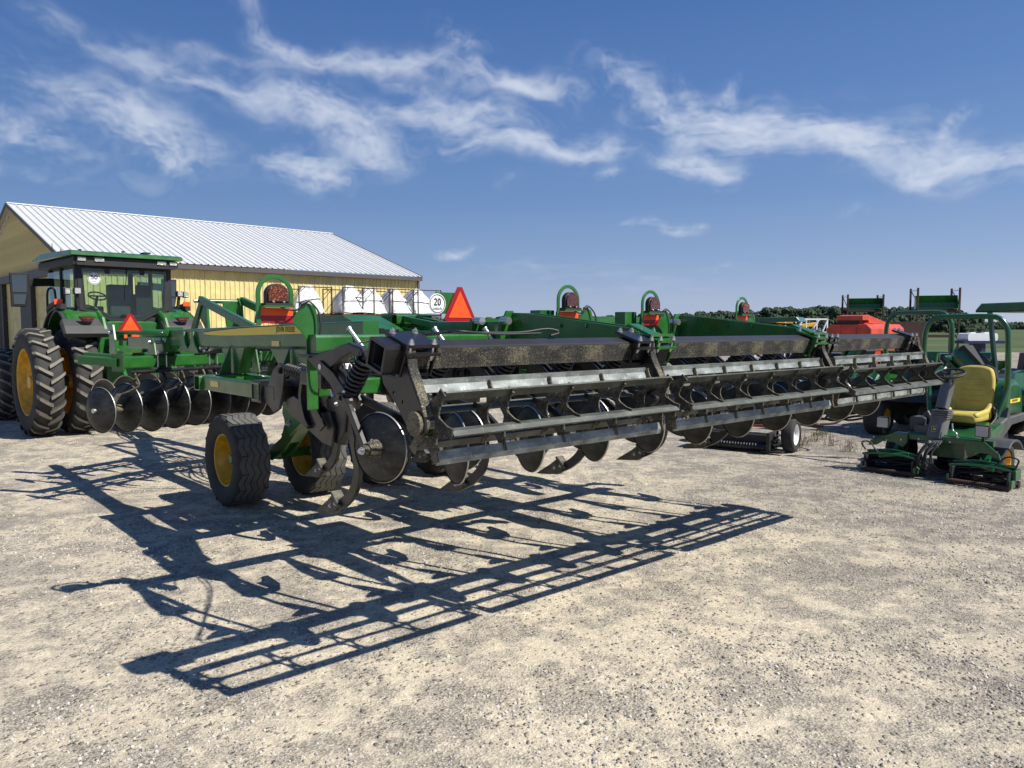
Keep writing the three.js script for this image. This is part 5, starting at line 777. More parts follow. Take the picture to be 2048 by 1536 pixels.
function hoop(a, b, y0, top, z, lean, r, mat, parent, bow = 0) {  // a roll hoop standing across a machine
  const m = (a + b) / 2, w = b - a;
  return mesh(parent, 'roll_hoop', pipe([[a + w * 0.1, y0, z], [a + w * 0.03, mix(y0, top, 0.3), z + bow], [a, mix(y0, top, 0.62), z + lean * 0.6], [a + w * 0.02, mix(y0, top, 0.88), z + lean], [a + w * 0.14, top, z + lean], [m, top + 0.015, z + lean], [b - w * 0.14, top, z + lean], [b - w * 0.02, mix(y0, top, 0.88), z + lean], [b, mix(y0, top, 0.62), z + lean * 0.6], [b - w * 0.03, mix(y0, top, 0.3), z + bow], [b - w * 0.1, y0, z]], r, { seg: 70, rad: 9, tension: 0.35 }), mat);
}
function reelUnit(parent, x, z, w, y = 0.17) {
  const g = group(parent, 'reel_unit', [x, y, z]);
  mesh(g, 'reel_frame', [rod([-w / 2, 0.1, 0.04], [w / 2, 0.1, 0.04], 0.024), box([-w / 2, 0.02, 0.02], 0.045, 0.14, 0.2, 0.02), box([w / 2, 0.02, 0.02], 0.045, 0.14, 0.2, 0.02), pipe([[-w / 2, 0.09, -0.17], [-w * 0.2, 0.12, -0.19], [w * 0.2, 0.11, -0.19], [w / 2, 0.08, -0.17]], 0.016), pipe([[-w / 2, 0.11, -0.02], [0, 0.16, -0.06], [w / 2, 0.11, -0.02]], 0.014)], M.mowerGreen);
  const bl = []; for (let k = 0; k < 7; k++) { const pts = []; for (let i = 0; i <= 10; i++) { const a = k / 7 * 6.283 + i / 10 * 1.6; pts.push([mix(-w / 2 + 0.03, w / 2 - 0.03, i / 10), Math.sin(a) * 0.085 - 0.02, Math.cos(a) * 0.085]); } bl.push(pipe(pts, 0.008, { rad: 4, seg: 16 })); }
  mesh(g, 'reel_blades', [bl, rod([-w / 2, -0.02, 0], [w / 2, -0.02, 0], 0.016), box([0, -0.1, 0.06], w, 0.02, 0.06), box([0, 0.04, 0.13], w - 0.06, 0.16, 0.02), box([-w / 2 + 0.035, -0.04, -0.02], 0.02, 0.2, 0.34, 0.01), box([w / 2 - 0.035, -0.04, -0.02], 0.02, 0.2, 0.34, 0.01)], M.blackPlastic);
  mesh(g, 'front_roller', [rod([-w / 2, -0.125, -0.19], [w / 2, -0.125, -0.19], 0.03, 0.03, 14), coil([-w / 2 + 0.04, -0.125, -0.19], [w / 2 - 0.04, -0.125, -0.19], 0.03, 0.006, 30, 8, 4)], M.rust);
  mesh(g, 'roller_arm', [box([-w / 2, -0.08, -0.13], 0.03, 0.1, 0.14, 0.01), box([w / 2, -0.08, -0.13], 0.03, 0.1, 0.14, 0.01)], M.mowerGreen);
  mesh(g, 'rear_roller', rod([-w / 2, -0.12, 0.16], [w / 2, -0.12, 0.16], 0.045, 0.045, 14), M.black);
  return g;
}
// ---- the triplex mower nearest the camera
const MW_AT = [5.75, 0, -10.3], MW_TURN = 2.28, MW = surveyor(MW_AT, MW_TURN);
const mw = thing('reel_mower', 'green ride-on reel mower with a yellow seat and black hoses, front right on the gravel', 'mower', MW_AT, MW_TURN);
{
  reelUnit(mw, 0.58, 0.02, 0.72); reelUnit(mw, -0.58, -0.02, 0.72); reelUnit(mw, 0, 0.95, 0.6);
  const w0 = smallWheel(mw, [MW.Z(1996, 925, 0.4)[0], 0.275, 0.4], 0.275, 0.26, 0.15, -1), w1 = smallWheel(mw, [0.66, 0.255, 0.47], 0.255, 0.3, 0.13, 1); smallWheel(mw, [0, 0.235, 1.55], 0.235, 0.3, 0.12, -1);
  mesh(mw, 'lift_frame', [bar([-0.62, 0.52, 0.2], [0.62, 0.52, 0.2], 0.1, 0.09, { r: 0.012 }), plateZ([[-0.55, 0.56], [-0.72, 0.42], [-0.74, 0.34], [-0.66, 0.36], [-0.6, 0.41], [-0.46, 0.41], [-0.36, 0.33], [-0.32, 0.44], [-0.32, 0.56]], 0.025, 0.06), plateZ([[0.62, 0.56], [0.95, 0.42], [0.98, 0.34], [0.86, 0.36], [0.78, 0.42], [0.62, 0.42], [0.5, 0.36], [0.44, 0.44], [0.44, 0.56]], 0.03, 0.12), bar([-0.58, 0.4, 0.25], [-0.58, 0.28, 0.0], 0.06, 0.06), bar([0.58, 0.4, 0.25], [0.58, 0.28, 0.0], 0.06, 0.06), rod([-0.35, 0.3, -0.05], [-0.72, 0.24, -0.12], 0.03), rod([0.35, 0.3, -0.05], [0.72, 0.24, -0.12], 0.03)], M.mowerGreen);
  mesh(mw, 'frame_bolt', [-0.68, -0.6, -0.42, -0.3, -0.1, 0.12, 0.3, 0.52, 0.72, 0.9].map((x, i) => bolt([x, i % 2 ? 0.47 : 0.5 - (Math.abs(x) > 0.6 ? 0.06 : 0), 0.1 + (Math.abs(x) < 0.42 ? 0.045 : 0)], [0, 0, -1], 0.009, 0.01)), M.zinc);
  mesh(mw, 'floor_pan', [plateX([[0.15, 0.5], [0.28, 0.5], [0.75, 0.46], [1.0, 0.62], [1.05, 0.72], [0.95, 0.72], [0.2, 0.58]], 0.95, 0, 0.01), box([0, 0.42, 0.95], 0.5, 0.3, 1.4, 0.03)], M.mowerGreen);
  mesh(mw, 'foot_pedals', [box([0.28, 0.62, 0.3], 0.24, 0.12, 0.16, 0.03), box([0.4, 0.66, 0.42], 0.2, 0.26, 0.2, 0.04), bar([0.2, 0.62, 0.4], [0.34, 0.85, 0.45], 0.03, 0.1), box([-0.3, 0.56, 0.3], 0.22, 0.05, 0.12, 0.02)], M.grey);
  mesh(mw, 'steering_column', [bar([0.1, 0.52, 0.2], [0.08, 0.8, 0.28], 0.2, 0.17, { r: 0.03 }), bar([0.08, 0.93, 0.32], [0.06, 1.27, 0.44], 0.15, 0.12, { r: 0.03 }), [0, 1, 2, 3, 4].map(k => box([0.078 - k * 0.002, 0.805 + k * 0.026, 0.285 + k * 0.009], 0.225, 0.017, 0.2, 0.006))], M.column);
  mesh(mw, 'steering_wheel', [new THREE.TorusGeometry(0.185, 0.017, 9, 40).rotateX(PI / 2 - 0.3).translate(0.05, 1.41, 0.46), bar([0.05, 1.41, 0.46], [0.06, 1.24, 0.42], 0.08, 0.08, { r: 0.03 }), [0, 1, 2].map(k => bar([0.05, 1.39, 0.46], [0.05 + 0.18 * Math.cos(k * 2.09 + 0.5), 1.41 + 0.05 * Math.sin(k * 2.09 + 0.5), 0.46 + 0.17 * Math.sin(k * 2.09 + 0.5)], 0.03, 0.018))], M.blackPlastic);
  const bd = group(mw, 'maker_badge', [0.094, 0.66, 0.152]); bd.rotation.set(0.28, PI, 0);
  mesh(bd, 'badge_field', ext([[-0.045, -0.036], [0.045, -0.036], [0.05, 0.036], [-0.05, 0.036]], 0.004), M.mowerGreen);
  mesh(bd, 'badge_border', [bar([-0.05, 0.038, 0.002], [0.05, 0.038, 0.002], 0.006, 0.004), bar([-0.045, -0.038, 0.002], [0.045, -0.038, 0.002], 0.006, 0.004), bar([-0.05, 0.038, 0.002], [-0.045, -0.038, 0.002], 0.006, 0.004), bar([0.05, 0.038, 0.002], [0.045, -0.038, 0.002], 0.006, 0.004)], M.yellowDecal);
  mesh(bd, 'badge_deer', [ext([[-0.03, -0.004], [-0.012, 0.006], [0.008, 0.004], [0.02, -0.008], [0.034, -0.022], [0.03, -0.024], [0.012, -0.012], [-0.006, -0.008], [-0.012, -0.022], [-0.018, -0.022], [-0.016, -0.008], [-0.034, -0.01]], 0.003, 0).translate(0, 0, 0.004), bar([-0.02, 0.004, 0.004], [-0.03, 0.022, 0.004], 0.008, 0.004), bar([-0.026, 0.016, 0.004], [-0.014, 0.03, 0.004], 0.004, 0.004)], M.yellowDecal);
  // seat: a moulded shell with a rolled edge
  const zs = 0.95;
  mesh(mw, 'seat', [soft([[-0.24, 0.82], [-0.27, 1.0], [-0.265, 1.3], [-0.22, 1.45], [-0.1, 1.495], [0.1, 1.495], [0.22, 1.45], [0.265, 1.3], [0.27, 1.0], [0.24, 0.82]], 0.1, 0.04).applyMatrix4(new THREE.Matrix4().makeShear(0, 0, 0, 0.16, 0, 0)).translate(0, 0, zs + 0.1), softY([[-0.26, zs - 0.3], [-0.2, zs - 0.38], [0.2, zs - 0.38], [0.26, zs - 0.3], [0.27, zs + 0.2], [0.2, zs + 0.24], [-0.2, zs + 0.24], [-0.27, zs + 0.2]], 0.13, 0.79, 0.05), softX([[zs - 0.32, 0.8], [zs + 0.2, 0.8], [zs + 0.26, 1.04], [zs + 0.1, 0.9], [zs - 0.32, 0.87]], 0.07, -0.235, 0.03), softX([[zs - 0.32, 0.8], [zs + 0.2, 0.8], [zs + 0.26, 1.04], [zs + 0.1, 0.9], [zs - 0.32, 0.87]], 0.07, 0.235, 0.03)], M.yellowSeat);
  for (let k = 0; k < 5; k++) mesh(mw, 'seat_seam', pipe([[-0.15, 1.0 + k * 0.075, zs + 0.045 + (1 + k * 0.075) * 0.16 - 0.0 + 0.003], [0, 0.995 + k * 0.075, zs + 0.045 + (1 + k * 0.075) * 0.16 + 0.003], [0.15, 1.0 + k * 0.075, zs + 0.045 + (1 + k * 0.075) * 0.16 + 0.003]], 0.004, { rad: 5, seg: 8 }), M.yellowSeat);
  mesh(mw, 'seat_shell', [plateZ([[-0.27, 0.82], [-0.285, 1.0], [-0.28, 1.31], [-0.23, 1.47], [-0.12, 1.51], [0.12, 1.51], [0.23, 1.47], [0.28, 1.31], [0.285, 1.0], [0.27, 0.82]], 0.05, 0, 0.01).applyMatrix4(new THREE.Matrix4().makeShear(0, 0, 0, 0.16, 0, 0)).translate(0, 0, zs + 0.175), box([0, 0.71, zs - 0.05], 0.48, 0.06, 0.5, 0.02), box([0, 0.6, zs], 0.36, 0.2, 0.4, 0.03)], M.blackPlastic);
  mesh(mw, 'seat_belt', [pipe([[-0.29, 0.92, zs + 0.2], [-0.36, 0.8, zs + 0.1], [-0.34, 0.68, zs - 0.1], [-0.3, 0.64, zs - 0.2]], 0.018, { rad: 4 }), box([-0.3, 0.64, zs - 0.22], 0.05, 0.03, 0.09), box([-0.33, 0.86, zs + 0.16], 0.04, 0.08, 0.05)], M.hose);
  mesh(mw, 'bonnet', [softX([[zs + 0.29, 0.8], [zs + 0.3, 1.18], [zs + 0.42, 1.29], [zs + 0.7, 1.3], [zs + 0.95, 1.16], [zs + 1.02, 0.8], [zs + 0.65, 0.79]], 0.86, 0, 0.08)], M.mowerGreen);
  mesh(mw, 'bonnet_stripe', [box([-0.433, 1.0, zs + 0.62], 0.006, 0.055, 0.42, 0.001)], M.yellowDecal);
  mesh(mw, 'stripe_name', facing(text('JOHN DEERE', 0.034, { sx: 0.85 }), [-1, 0, 0], [-0.4375, 1.0, zs + 0.6]), M.ink);
  mesh(mw, 'side_fairing', [plateX([[0.78, 0.46], [0.78, 0.68], [1.2, 0.78], [1.26, 0.92], [1.32, 0.78], [2.0, 0.8], [2.02, 0.68], [1.4, 0.66], [1.1, 0.52], [1.0, 0.44]], 0.12, -0.4, 0.015), plateX([[0.78, 0.46], [0.78, 0.68], [1.2, 0.78], [1.26, 0.92], [1.32, 0.78], [2.0, 0.8], [2.02, 0.68], [1.4, 0.66], [1.1, 0.52], [1.0, 0.44]], 0.12, 0.4, 0.015), strip(smooth([[0.2, 0.48], [0.35, 0.56], [0.6, 0.54], [0.76, 0.42]], 10), 0.015, 0.3, -0.64)], M.grey);
  mesh(mw, 'engine_block', [box([0, 0.55, 1.6], 0.5, 0.4, 0.7, 0.04)], M.blackPlastic);
  const zr = zs + 0.22, a = MW.Z(1850, 680, zr)[0], b = MW.Z(2018, 690, zr)[0];
  hoop(Math.min(a, b), Math.max(a, b), 0.78, 2.19, zr, -0.02, 0.039, M.mowerGreen, mw, 0.1);
  mesh(mw, 'hoop_label', box([Math.max(a, b) - 0.03, 1.35, zr - 0.02], 0.05, 0.2, 0.07, 0.01), M.white);
  for (const x of [0.78, -0.5]) { mesh(mw, 'work_lamp', [box([x, 0.69, 0.12], 0.17, 0.16, 0.06, 0.012), bar([x, 0.53, 0.15], [x, 0.62, 0.14], 0.03, 0.03)], M.blackPlastic); mesh(mw, 'work_lamp_face', box([x, 0.69, 0.086], 0.145, 0.135, 0.012, 0.004), M.lampFace); }
  const hs = []; for (let k = 0; k < 8; k++) { const o = k * 0.026, e = (k % 3) * 0.03; hs.push(pipe([[0.12 - o * 0.7, 0.5, 0.13 - e], [0.13 - o * 0.8, 0.49 - e * 0.5, 0.02], [0.2 - o * 0.9, 0.36, -0.06 - e], [0.24 - o * 1.3, 0.2 + e, -0.1 - e], [0.17 - o * 1.3, 0.1 + o * 0.1 + e, -0.1], [0.02 - o * 0.9, 0.07 + o * 0.3, -0.08 + e], [-0.16 - o * 0.3, 0.11 + o * 0.3, -0.02], [-0.26, 0.17 + e, 0.04]], 0.0115, { seg: 44 })); }
  mesh(mw, 'hose_bundle', hs, M.hose);
  mesh(mw, 'hose_fitting', [rod([0.12, 0.49, 0.05], [0.1, 0.47, -0.0], 0.018), rod([0.02, 0.47, 0.04], [0.0, 0.44, -0.01], 0.018), rod([0.1, 0.5, 0.1], [-0.02, 0.5, 0.1], 0.014)], M.zinc);
  for (const s of [-1, 1]) mesh(mw, 'reel_hose', pipe([[s * 0.95, 0.3, -0.05], [s * 0.98, 0.4, -0.1], [s * 0.86, 0.42, -0.12], [s * 0.74, 0.3, -0.14], [s * 0.66, 0.26, -0.16]], 0.011, { seg: 24 }), M.hose);
  mesh(mw, 'pedal_link', pipe([[-0.1, 0.75, 0.2], [-0.12, 0.66, 0.18], [-0.17, 0.62, 0.17], [-0.18, 0.55, 0.17]], 0.01), M.zinc);
}
// ---- the wide mower behind it, cutting units folded up
const WM_AT = [7.35, 0, -14.75], WM_TURN = 2.2, WM = surveyor(WM_AT, WM_TURN);
const wm = thing('wide_mower', 'dark green wide mower with a roll hoop and folded reels, behind the yellow seated mower', 'mower', WM_AT, WM_TURN);
{
  smallWheel(wm, [WM.Z(1757, 838, -0.3)[0], 0.34, -0.3], 0.34, 0.36, 0.17, -1, 6).rotation.y = 0.1; smallWheel(wm, [-0.75, 0.34, 0.0], 0.34, 0.34, 0.17, -1, 6); smallWheel(wm, [0.6, 0.27, 1.6], 0.27, 0.22, 0.13, 1, 4); smallWheel(wm, [-0.6, 0.27, 1.6], 0.27, 0.22, 0.13, -1, 4);
  mesh(wm, 'chassis', [box([0, 0.52, 1.1], 1.1, 0.32, 1.7, 0.06), box([0, 0.74, 0.0], 1.3, 0.14, 0.9, 0.05), plateX([[-0.6, 0.7], [-0.5, 0.82], [0.3, 0.88], [0.75, 0.82], [0.8, 0.5], [0.3, 0.46], [0.1, 0.68]], 0.9, -0.5, 0.03)], M.blackPlastic);
  mesh(wm, 'bonnet', [plateX([[0.9, 0.75], [0.95, 1.15], [1.2, 1.28], [1.7, 1.2], [1.95, 0.95], [1.95, 0.7]], 0.9, 0, 0.06), plateX([[0.0, 0.8], [0.1, 1.0], [0.35, 1.25], [0.62, 1.22], [0.75, 0.82]], 0.16, 0.5, 0.03)], M.mowerGreen);
  mesh(wm, 'bonnet_stripe', [box([0.6, 0.94, 0.4], 0.03, 0.1, 0.34, 0.01), box([-0.455, 1.0, 1.45], 0.006, 0.06, 0.5, 0.002)], M.yellowDecal);
  mesh(wm, 'seat', [box([0, 0.95, 0.75], 0.5, 0.12, 0.45, 0.04), plateX([[0.88, 0.95], [1.0, 0.95], [1.06, 1.38], [0.96, 1.4]], 0.5, 0, 0.03)], M.grey);
  mesh(wm, 'steering_wheel', [new THREE.TorusGeometry(0.19, 0.016, 8, 32).rotateX(PI / 2 - 0.35).translate(-0.05, 1.35, 0.25), bar([-0.05, 1.35, 0.25], [-0.05, 0.8, 0.0], 0.07, 0.07), box([-0.4, 1.1, 0.45], 0.22, 0.14, 0.5, 0.04)], M.blackPlastic);
  const zr = 0.95, a = WM.Z(1772, 660, zr)[0], b = WM.Z(1905, 660, zr)[0];
  hoop(Math.min(a, b), Math.max(a, b), 0.7, WM.Z(1838, 627, zr)[1], zr, 0, 0.045, M.mowerGreen, wm);
  for (const [x, y, z, t] of [[0.45, 1.5, -0.55, 0.5], [-1.35, 1.45, -0.1, -0.75]]) {
    const g = group(wm, 'folded_reel', [x, y, z]); g.rotation.z = t;
    mesh(g, 'reel_cover', [lathe([[0.001, -0.3], [0.16, -0.29], [0.19, -0.2], [0.19, 0.14], [0.13, 0.26], [0.001, 0.3]], 22), box([0.2, 0, 0], 0.05, 0.6, 0.3, 0.02)], M.mowerGreen);
    mesh(g, 'reel_motor', [rod([0, -0.42, 0], [0, -0.28, 0], 0.1), bar([0.1, -0.3, 0], [-0.1, -0.7, 0.2], 0.06, 0.06), box([-0.12, -0.02, 0.02], 0.14, 0.5, 0.34, 0.03)], M.blackPlastic);
  }
  mesh(wm, 'unit_arm', [bar([0.45, 1.1, -0.4], [0.3, 0.6, 0.1], 0.08, 0.08), bar([-1.2, 1.05, 0.0], [-0.6, 0.6, 0.3], 0.08, 0.08)], M.mowerGreen);
  mesh(wm, 'front_hose', [pipe([[0.5, 0.62, -0.2], [0.8, 0.5, -0.45], [1.02, 0.36, -0.55], [0.8, 0.33, -0.5], [1.08, 0.26, -0.55], [0.95, 0.2, -0.5], [0.6, 0.3, -0.3], [0.45, 0.32, -0.1]], 0.022, { seg: 50 }), pipe([[0.5, 0.6, -0.15], [0.75, 0.45, -0.4], [0.9, 0.3, -0.5], [0.7, 0.22, -0.35], [0.45, 0.28, -0.05]], 0.02, { seg: 40 })], M.hose);
  mesh(wm, 'red_lever', [bar([-0.45, 1.18, 0.4], [-0.5, 1.3, 0.42], 0.02, 0.02), box([-0.5, 1.32, 0.42], 0.05, 0.05, 0.05, 0.015), box([-0.62, 1.1, 0.5], 0.06, 0.06, 0.04)], M.redPaint);
}
// ---- utility vehicle with canopy at the right edge
{
  const at = [9.6, 0, -13.6], ut = thing('utility_vehicle', 'dark green utility vehicle with a canopy and mesh screen, at the right edge', 'utility vehicle', at, 0.5);
  mesh(ut, 'canopy', plateX([[-1.0, 2.36], [-0.9, 2.48], [0.9, 2.5], [1.05, 2.36], [1.05, 2.32], [-1.0, 2.32]], 1.5, 0, 0.02), M.mowerGreen);
  for (const x of [-0.66, 0.66]) mesh(ut, 'canopy_post', [bar([x, 0.9, 0.5], [x * 0.96, 2.34, 0.75], 0.08, 0.1), bar([x, 1.0, -0.6], [x * 0.96, 2.34, -0.8], 0.06, 0.08)], M.mowerGreen);
  const me = []; for (let k = 0; k < 26; k++) { const u = -0.62 + k * 0.05; me.push(bar([Math.max(-0.62, u - 0.62), 1.15 + Math.max(0, -0.62 - u + 0.62) * 1.6, 0.72], [Math.min(0.62, u), Math.min(2.2, 1.15 + (Math.min(0.62, u) + 0.62) * 0.9), 0.72], 0.008, 0.008), bar([Math.min(0.62, u + 0.1), 1.15, 0.725], [Math.max(-0.62, u - 0.6), 2.2, 0.725], 0.008, 0.008)); }
  mesh(ut, 'mesh_screen', me, M.mowerGreen, { kind: 'stuff' });
  mesh(ut, 'body', [plateX([[-1.4, 0.6], [-1.45, 1.05], [-0.7, 1.2], [-0.65, 0.95], [0.6, 0.95], [0.65, 1.28], [1.5, 1.22], [1.55, 0.6]], 1.4, 0, 0.08)], M.mowerGreen);
  mesh(ut, 'body_panel', [box([0, 0.95, 1.5], 1.2, 0.3, 0.12, 0.03), box([0, 0.5, 0], 1.3, 0.25, 2.6, 0.05)], M.blackPlastic);
  for (const [x, z] of [[-0.62, -1.0], [0.62, -1.0], [-0.62, 1.0], [0.62, 1.0]]) smallWheel(ut, [x, 0.3, z], 0.3, 0.25, 0.16, Math.sign(x), 4);
  mesh(ut, 'seat', [box([0, 1.1, 0.2], 1.1, 0.14, 0.45, 0.04), box([0, 1.4, 0.45], 1.1, 0.5, 0.12, 0.04)], M.grey);
}
// ---- compact tractor with a canopy, and a ride-on with a grey seat, beyond the baskets
function compact(label, at, turn, canopy, yellow) {
  const g = thing('compact_tractor', label, 'tractor', at, turn, 'small tractors beyond the baskets');
  smallWheel(g, [-0.5, 0.42, 0.5], 0.42, 0.28, 0.2, -1, 4); smallWheel(g, [0.5, 0.42, 0.5], 0.42, 0.28, 0.2, 1, 4); smallWheel(g, [-0.42, 0.28, -0.9], 0.28, 0.2, 0.14, -1, 4); smallWheel(g, [0.42, 0.28, -0.9], 0.28, 0.2, 0.14, 1, 4);
  mesh(g, 'bonnet', [plateX([[-0.2, 0.6], [-0.25, 1.12], [-1.1, 1.05], [-1.25, 0.9], [-1.25, 0.55]], 0.56, 0, 0.06)], M.mowerGreen);
  mesh(g, 'bonnet_stripe', [box([-0.283, 0.85, -0.7], 0.006, 0.06, 0.6, 0.002)], M.yellowDecal);
  mesh(g, 'fender', [-1, 1].map(s => strip(smooth([[0.95, 0.7], [0.75, 0.95], [0.45, 1.0], [0.15, 0.85]], 10), 0.025, 0.3, s * 0.45)), M.mowerGreen);
  mesh(g, 'chassis', [box([0, 0.5, -0.2], 0.5, 0.25, 1.9, 0.05)], M.blackPlastic);
  mesh(g, 'seat', [box([0, 0.95, 0.4], 0.46, 0.1, 0.42, 0.04), plateX([[0.55, 0.95], [0.64, 0.95], [0.7, 1.4], [0.6, 1.42]], 0.46, 0, 0.03)], yellow ? M.yellowSeat : M.blackPlastic);
  mesh(g, 'seat_pan', [plateX([[0.64, 0.95], [0.67, 0.95], [0.735, 1.43], [0.6, 1.45], [0.6, 1.425], [0.7, 1.41]], 0.5, 0, 0.008)], M.dish);
  mesh(g, 'steering_wheel', [new THREE.TorusGeometry(0.18, 0.015, 8, 28).rotateX(PI / 2 + 0.5).translate(0, 1.22, -0.05), bar([0, 1.22, -0.05], [0, 0.95, -0.25], 0.05, 0.05)], M.blackPlastic);
  if (canopy) { mesh(g, 'canopy', plateX([[-0.6, 2.18], [-0.5, 2.3], [0.9, 2.32], [1.0, 2.2]], 1.5, 0, 0.02), M.mowerGreen); mesh(g, 'roll_hoop', [pipe([[-0.55, 0.7, 0.8], [-0.55, 1.8, 0.8], [-0.5, 2.08, 0.8], [0, 2.12, 0.8], [0.5, 2.08, 0.8], [0.55, 1.8, 0.8], [0.55, 0.7, 0.8]], 0.04, { seg: 40 }), bar([-0.5, 2.12, 0.8], [-0.5, 2.18, -0.3], 0.05, 0.05), bar([0.5, 2.12, 0.8], [0.5, 2.18, -0.3], 0.05, 0.05)], M.blackPlastic); }
  return g;
}
{ const p = spot(1530, 650, 21); compact('green compact tractor with a flat canopy behind the far lamp tower', [p.x, 0, p.z], 1.1, true, false); }
{ const p = spot(1655, 700, 18); compact('small green tractor with a dark grey seat behind the baskets, beside the red wagon', [p.x, 0, p.z], 2.6, false, false); }
{ const p = spot(1450, 700, 16.5); compact('small green tractor seen between the middle baskets', [p.x, 0, p.z], 2.2, false, true); }
{ const p = spot(1575, 700, 19.5); compact('small green tractor just left of the red wagon', [p.x, 0, p.z], 0.9, false, true); }
{ const p = spot(1895, 705, 17.5); compact('small dark green tractor between the two roll hoops', [p.x, 0, p.z], 2.5, false, false); }
{ const p = spot(1990, 700, 19); compact('small green tractor behind the yellow seat at the right', [p.x, 0, p.z], 1.3, false, false); }
{ const p = spot(1360, 690, 19); compact('small green tractor seen under the middle basket tube', [p.x, 0, p.z], 1.9, false, true); }
// ---- red towed reel gang on the ground under the baskets
{
  const p = spot(1490, 900, 12.9), g = thing('towed_gang', 'low red framed reel gang with a white wheel, on the gravel under the baskets', 'mower', [p.x, 0, p.z], -0.62);
  mesh(g, 'gang_frame', [bar([-0.6, 0.42, 0], [0.55, 0.42, 0.0], 0.1, 0.06, { r: 0.01 }), bar([0.3, 0.42, 0], [0.3, 0.5, -0.9], 0.06, 0.06)], M.redPaint);
  mesh(g, 'roller', [rod([-0.7, 0.09, 0.28], [0.42, 0.09, 0.28], 0.06, 0.06, 16), coil([-0.65, 0.09, 0.28], [0.4, 0.09, 0.28], 0.065, 0.012, 22, 8, 4)], M.black);
  mesh(g, 'reel_frame', [box([-0.1, 0.2, 0.05], 1.2, 0.16, 0.34, 0.03), box([0.5, 0.2, 0.15], 0.05, 0.3, 0.5, 0.02), box([-0.72, 0.2, 0.15], 0.05, 0.3, 0.5, 0.02), box([0.55, 0.04, 0.3], 0.34, 0.025, 0.12, 0.01), bar([0.52, 0.35, 0.1], [0.6, 0.08, 0.28], 0.04, 0.06), [0, 1, 2, 3, 4, 5].map(k => rod([0.5 + (k % 3) * 0.06, 0.1 + k * 0.04, 0.2 + (k % 2) * 0.1], [0.6 + (k % 2) * 0.05, 0.12 + k * 0.04, 0.26], 0.02))], M.blackPlastic);
  smallWheel(g, [0.72, 0.29, -0.12], 0.29, 0.2, 0.17, 1, 0, M.dish); smallWheel(g, [0.6, 0.2, -0.75], 0.2, 0.14, 0.1, 1, 0, M.dish); smallWheel(g, [-0.75, 0.29, -0.5], 0.29, 0.2, 0.17, -1, 0, M.dish);
  mesh(g, 'tow_bar', [bar([0.4, 0.48, -0.5], [1.15, 0.42, -0.35], 0.07, 0.07, { t: 0.008, r: 0.01 }), pipe([[1.12, 0.46, -0.35], [1.35, 0.5, -0.5], [1.5, 0.7, -0.7], [1.45, 0.85, -0.9]], 0.02)], M.rust);
}
// ---- red feed wagon
{
  const p = spot(1700, 700, 28), g = thing('feed_wagon', 'red sheet metal wagon with a sloping lid, in front of the far racks', 'wagon', [p.x, 0, p.z], -0.8);
  const W = 1.6, L = 3.2;
  mesh(g, 'wagon_body', [plateZ([[-W / 2, 0.6], [W / 2, 0.6], [W / 2, 2.0], [W / 2 - 0.16, 2.16], [-W / 2 + 0.16, 2.16], [-W / 2, 2.0]], L, -L / 2 + 0.2, 0.02)], M.redPaint);
  for (const y of [0.85, 1.05, 1.25, 1.55]) mesh(g, 'body_rib', bar([W / 2 + 0.012, y, 0.1], [W / 2 + 0.012, y, 0.1 - L + 0.3], 0.03, 0.06), M.redPaint);
  for (const x of [-0.28, 0.28]) mesh(g, 'end_rib', bar([x, 0.62, 0.21], [x, 2.12, 0.21], 0.03, 0.03), M.redPaint);
  mesh(g, 'lid', [plateX([[0.15, 2.3], [0.15, 2.46], [-0.35, 2.5], [-L * 0.8, 2.16], [-L * 0.8, 2.1], [-0.4, 2.2], [-0.4, 2.3]], 0.95, 0, 0.01), box([0, 2.16, -1.2], 0.9, 0.1, 2.2)], M.redPaint);
  mesh(g, 'feed_mouth', box([-0.05, 2.24, -0.1], 0.8, 0.16, 0.4, 0.01), M.ink);
  mesh(g, 'wagon_plate', [box([0, 1.72, 0.206], 0.2, 0.06, 0.008, 0.002)], M.gold);
  mesh(g, 'side_sign', [box([W / 2 + 0.03, 1.4, -0.35], 0.01, 0.16, 0.7, 0.002)], M.yellowDecal);
  mesh(g, 'running_gear', [box([0, 0.5, -1.0], 0.9, 0.16, 2.4), rod([-0.8, 0.38, -1.2], [0.8, 0.38, -1.2], 0.05)], M.blackPlastic);
  smallWheel(g, [-0.72, 0.38, -1.2], 0.38, 0.24, 0.2, -1, 4); smallWheel(g, [0.72, 0.38, -1.2], 0.38, 0.24, 0.2, 1, 4); mesh(g, 'wagon_jack', [bar([0, 0.02, 0.3], [0, 0.6, 0.3], 0.06, 0.06), box([0, 0.02, 0.3], 0.2, 0.03, 0.2)], M.blackPlastic);
}
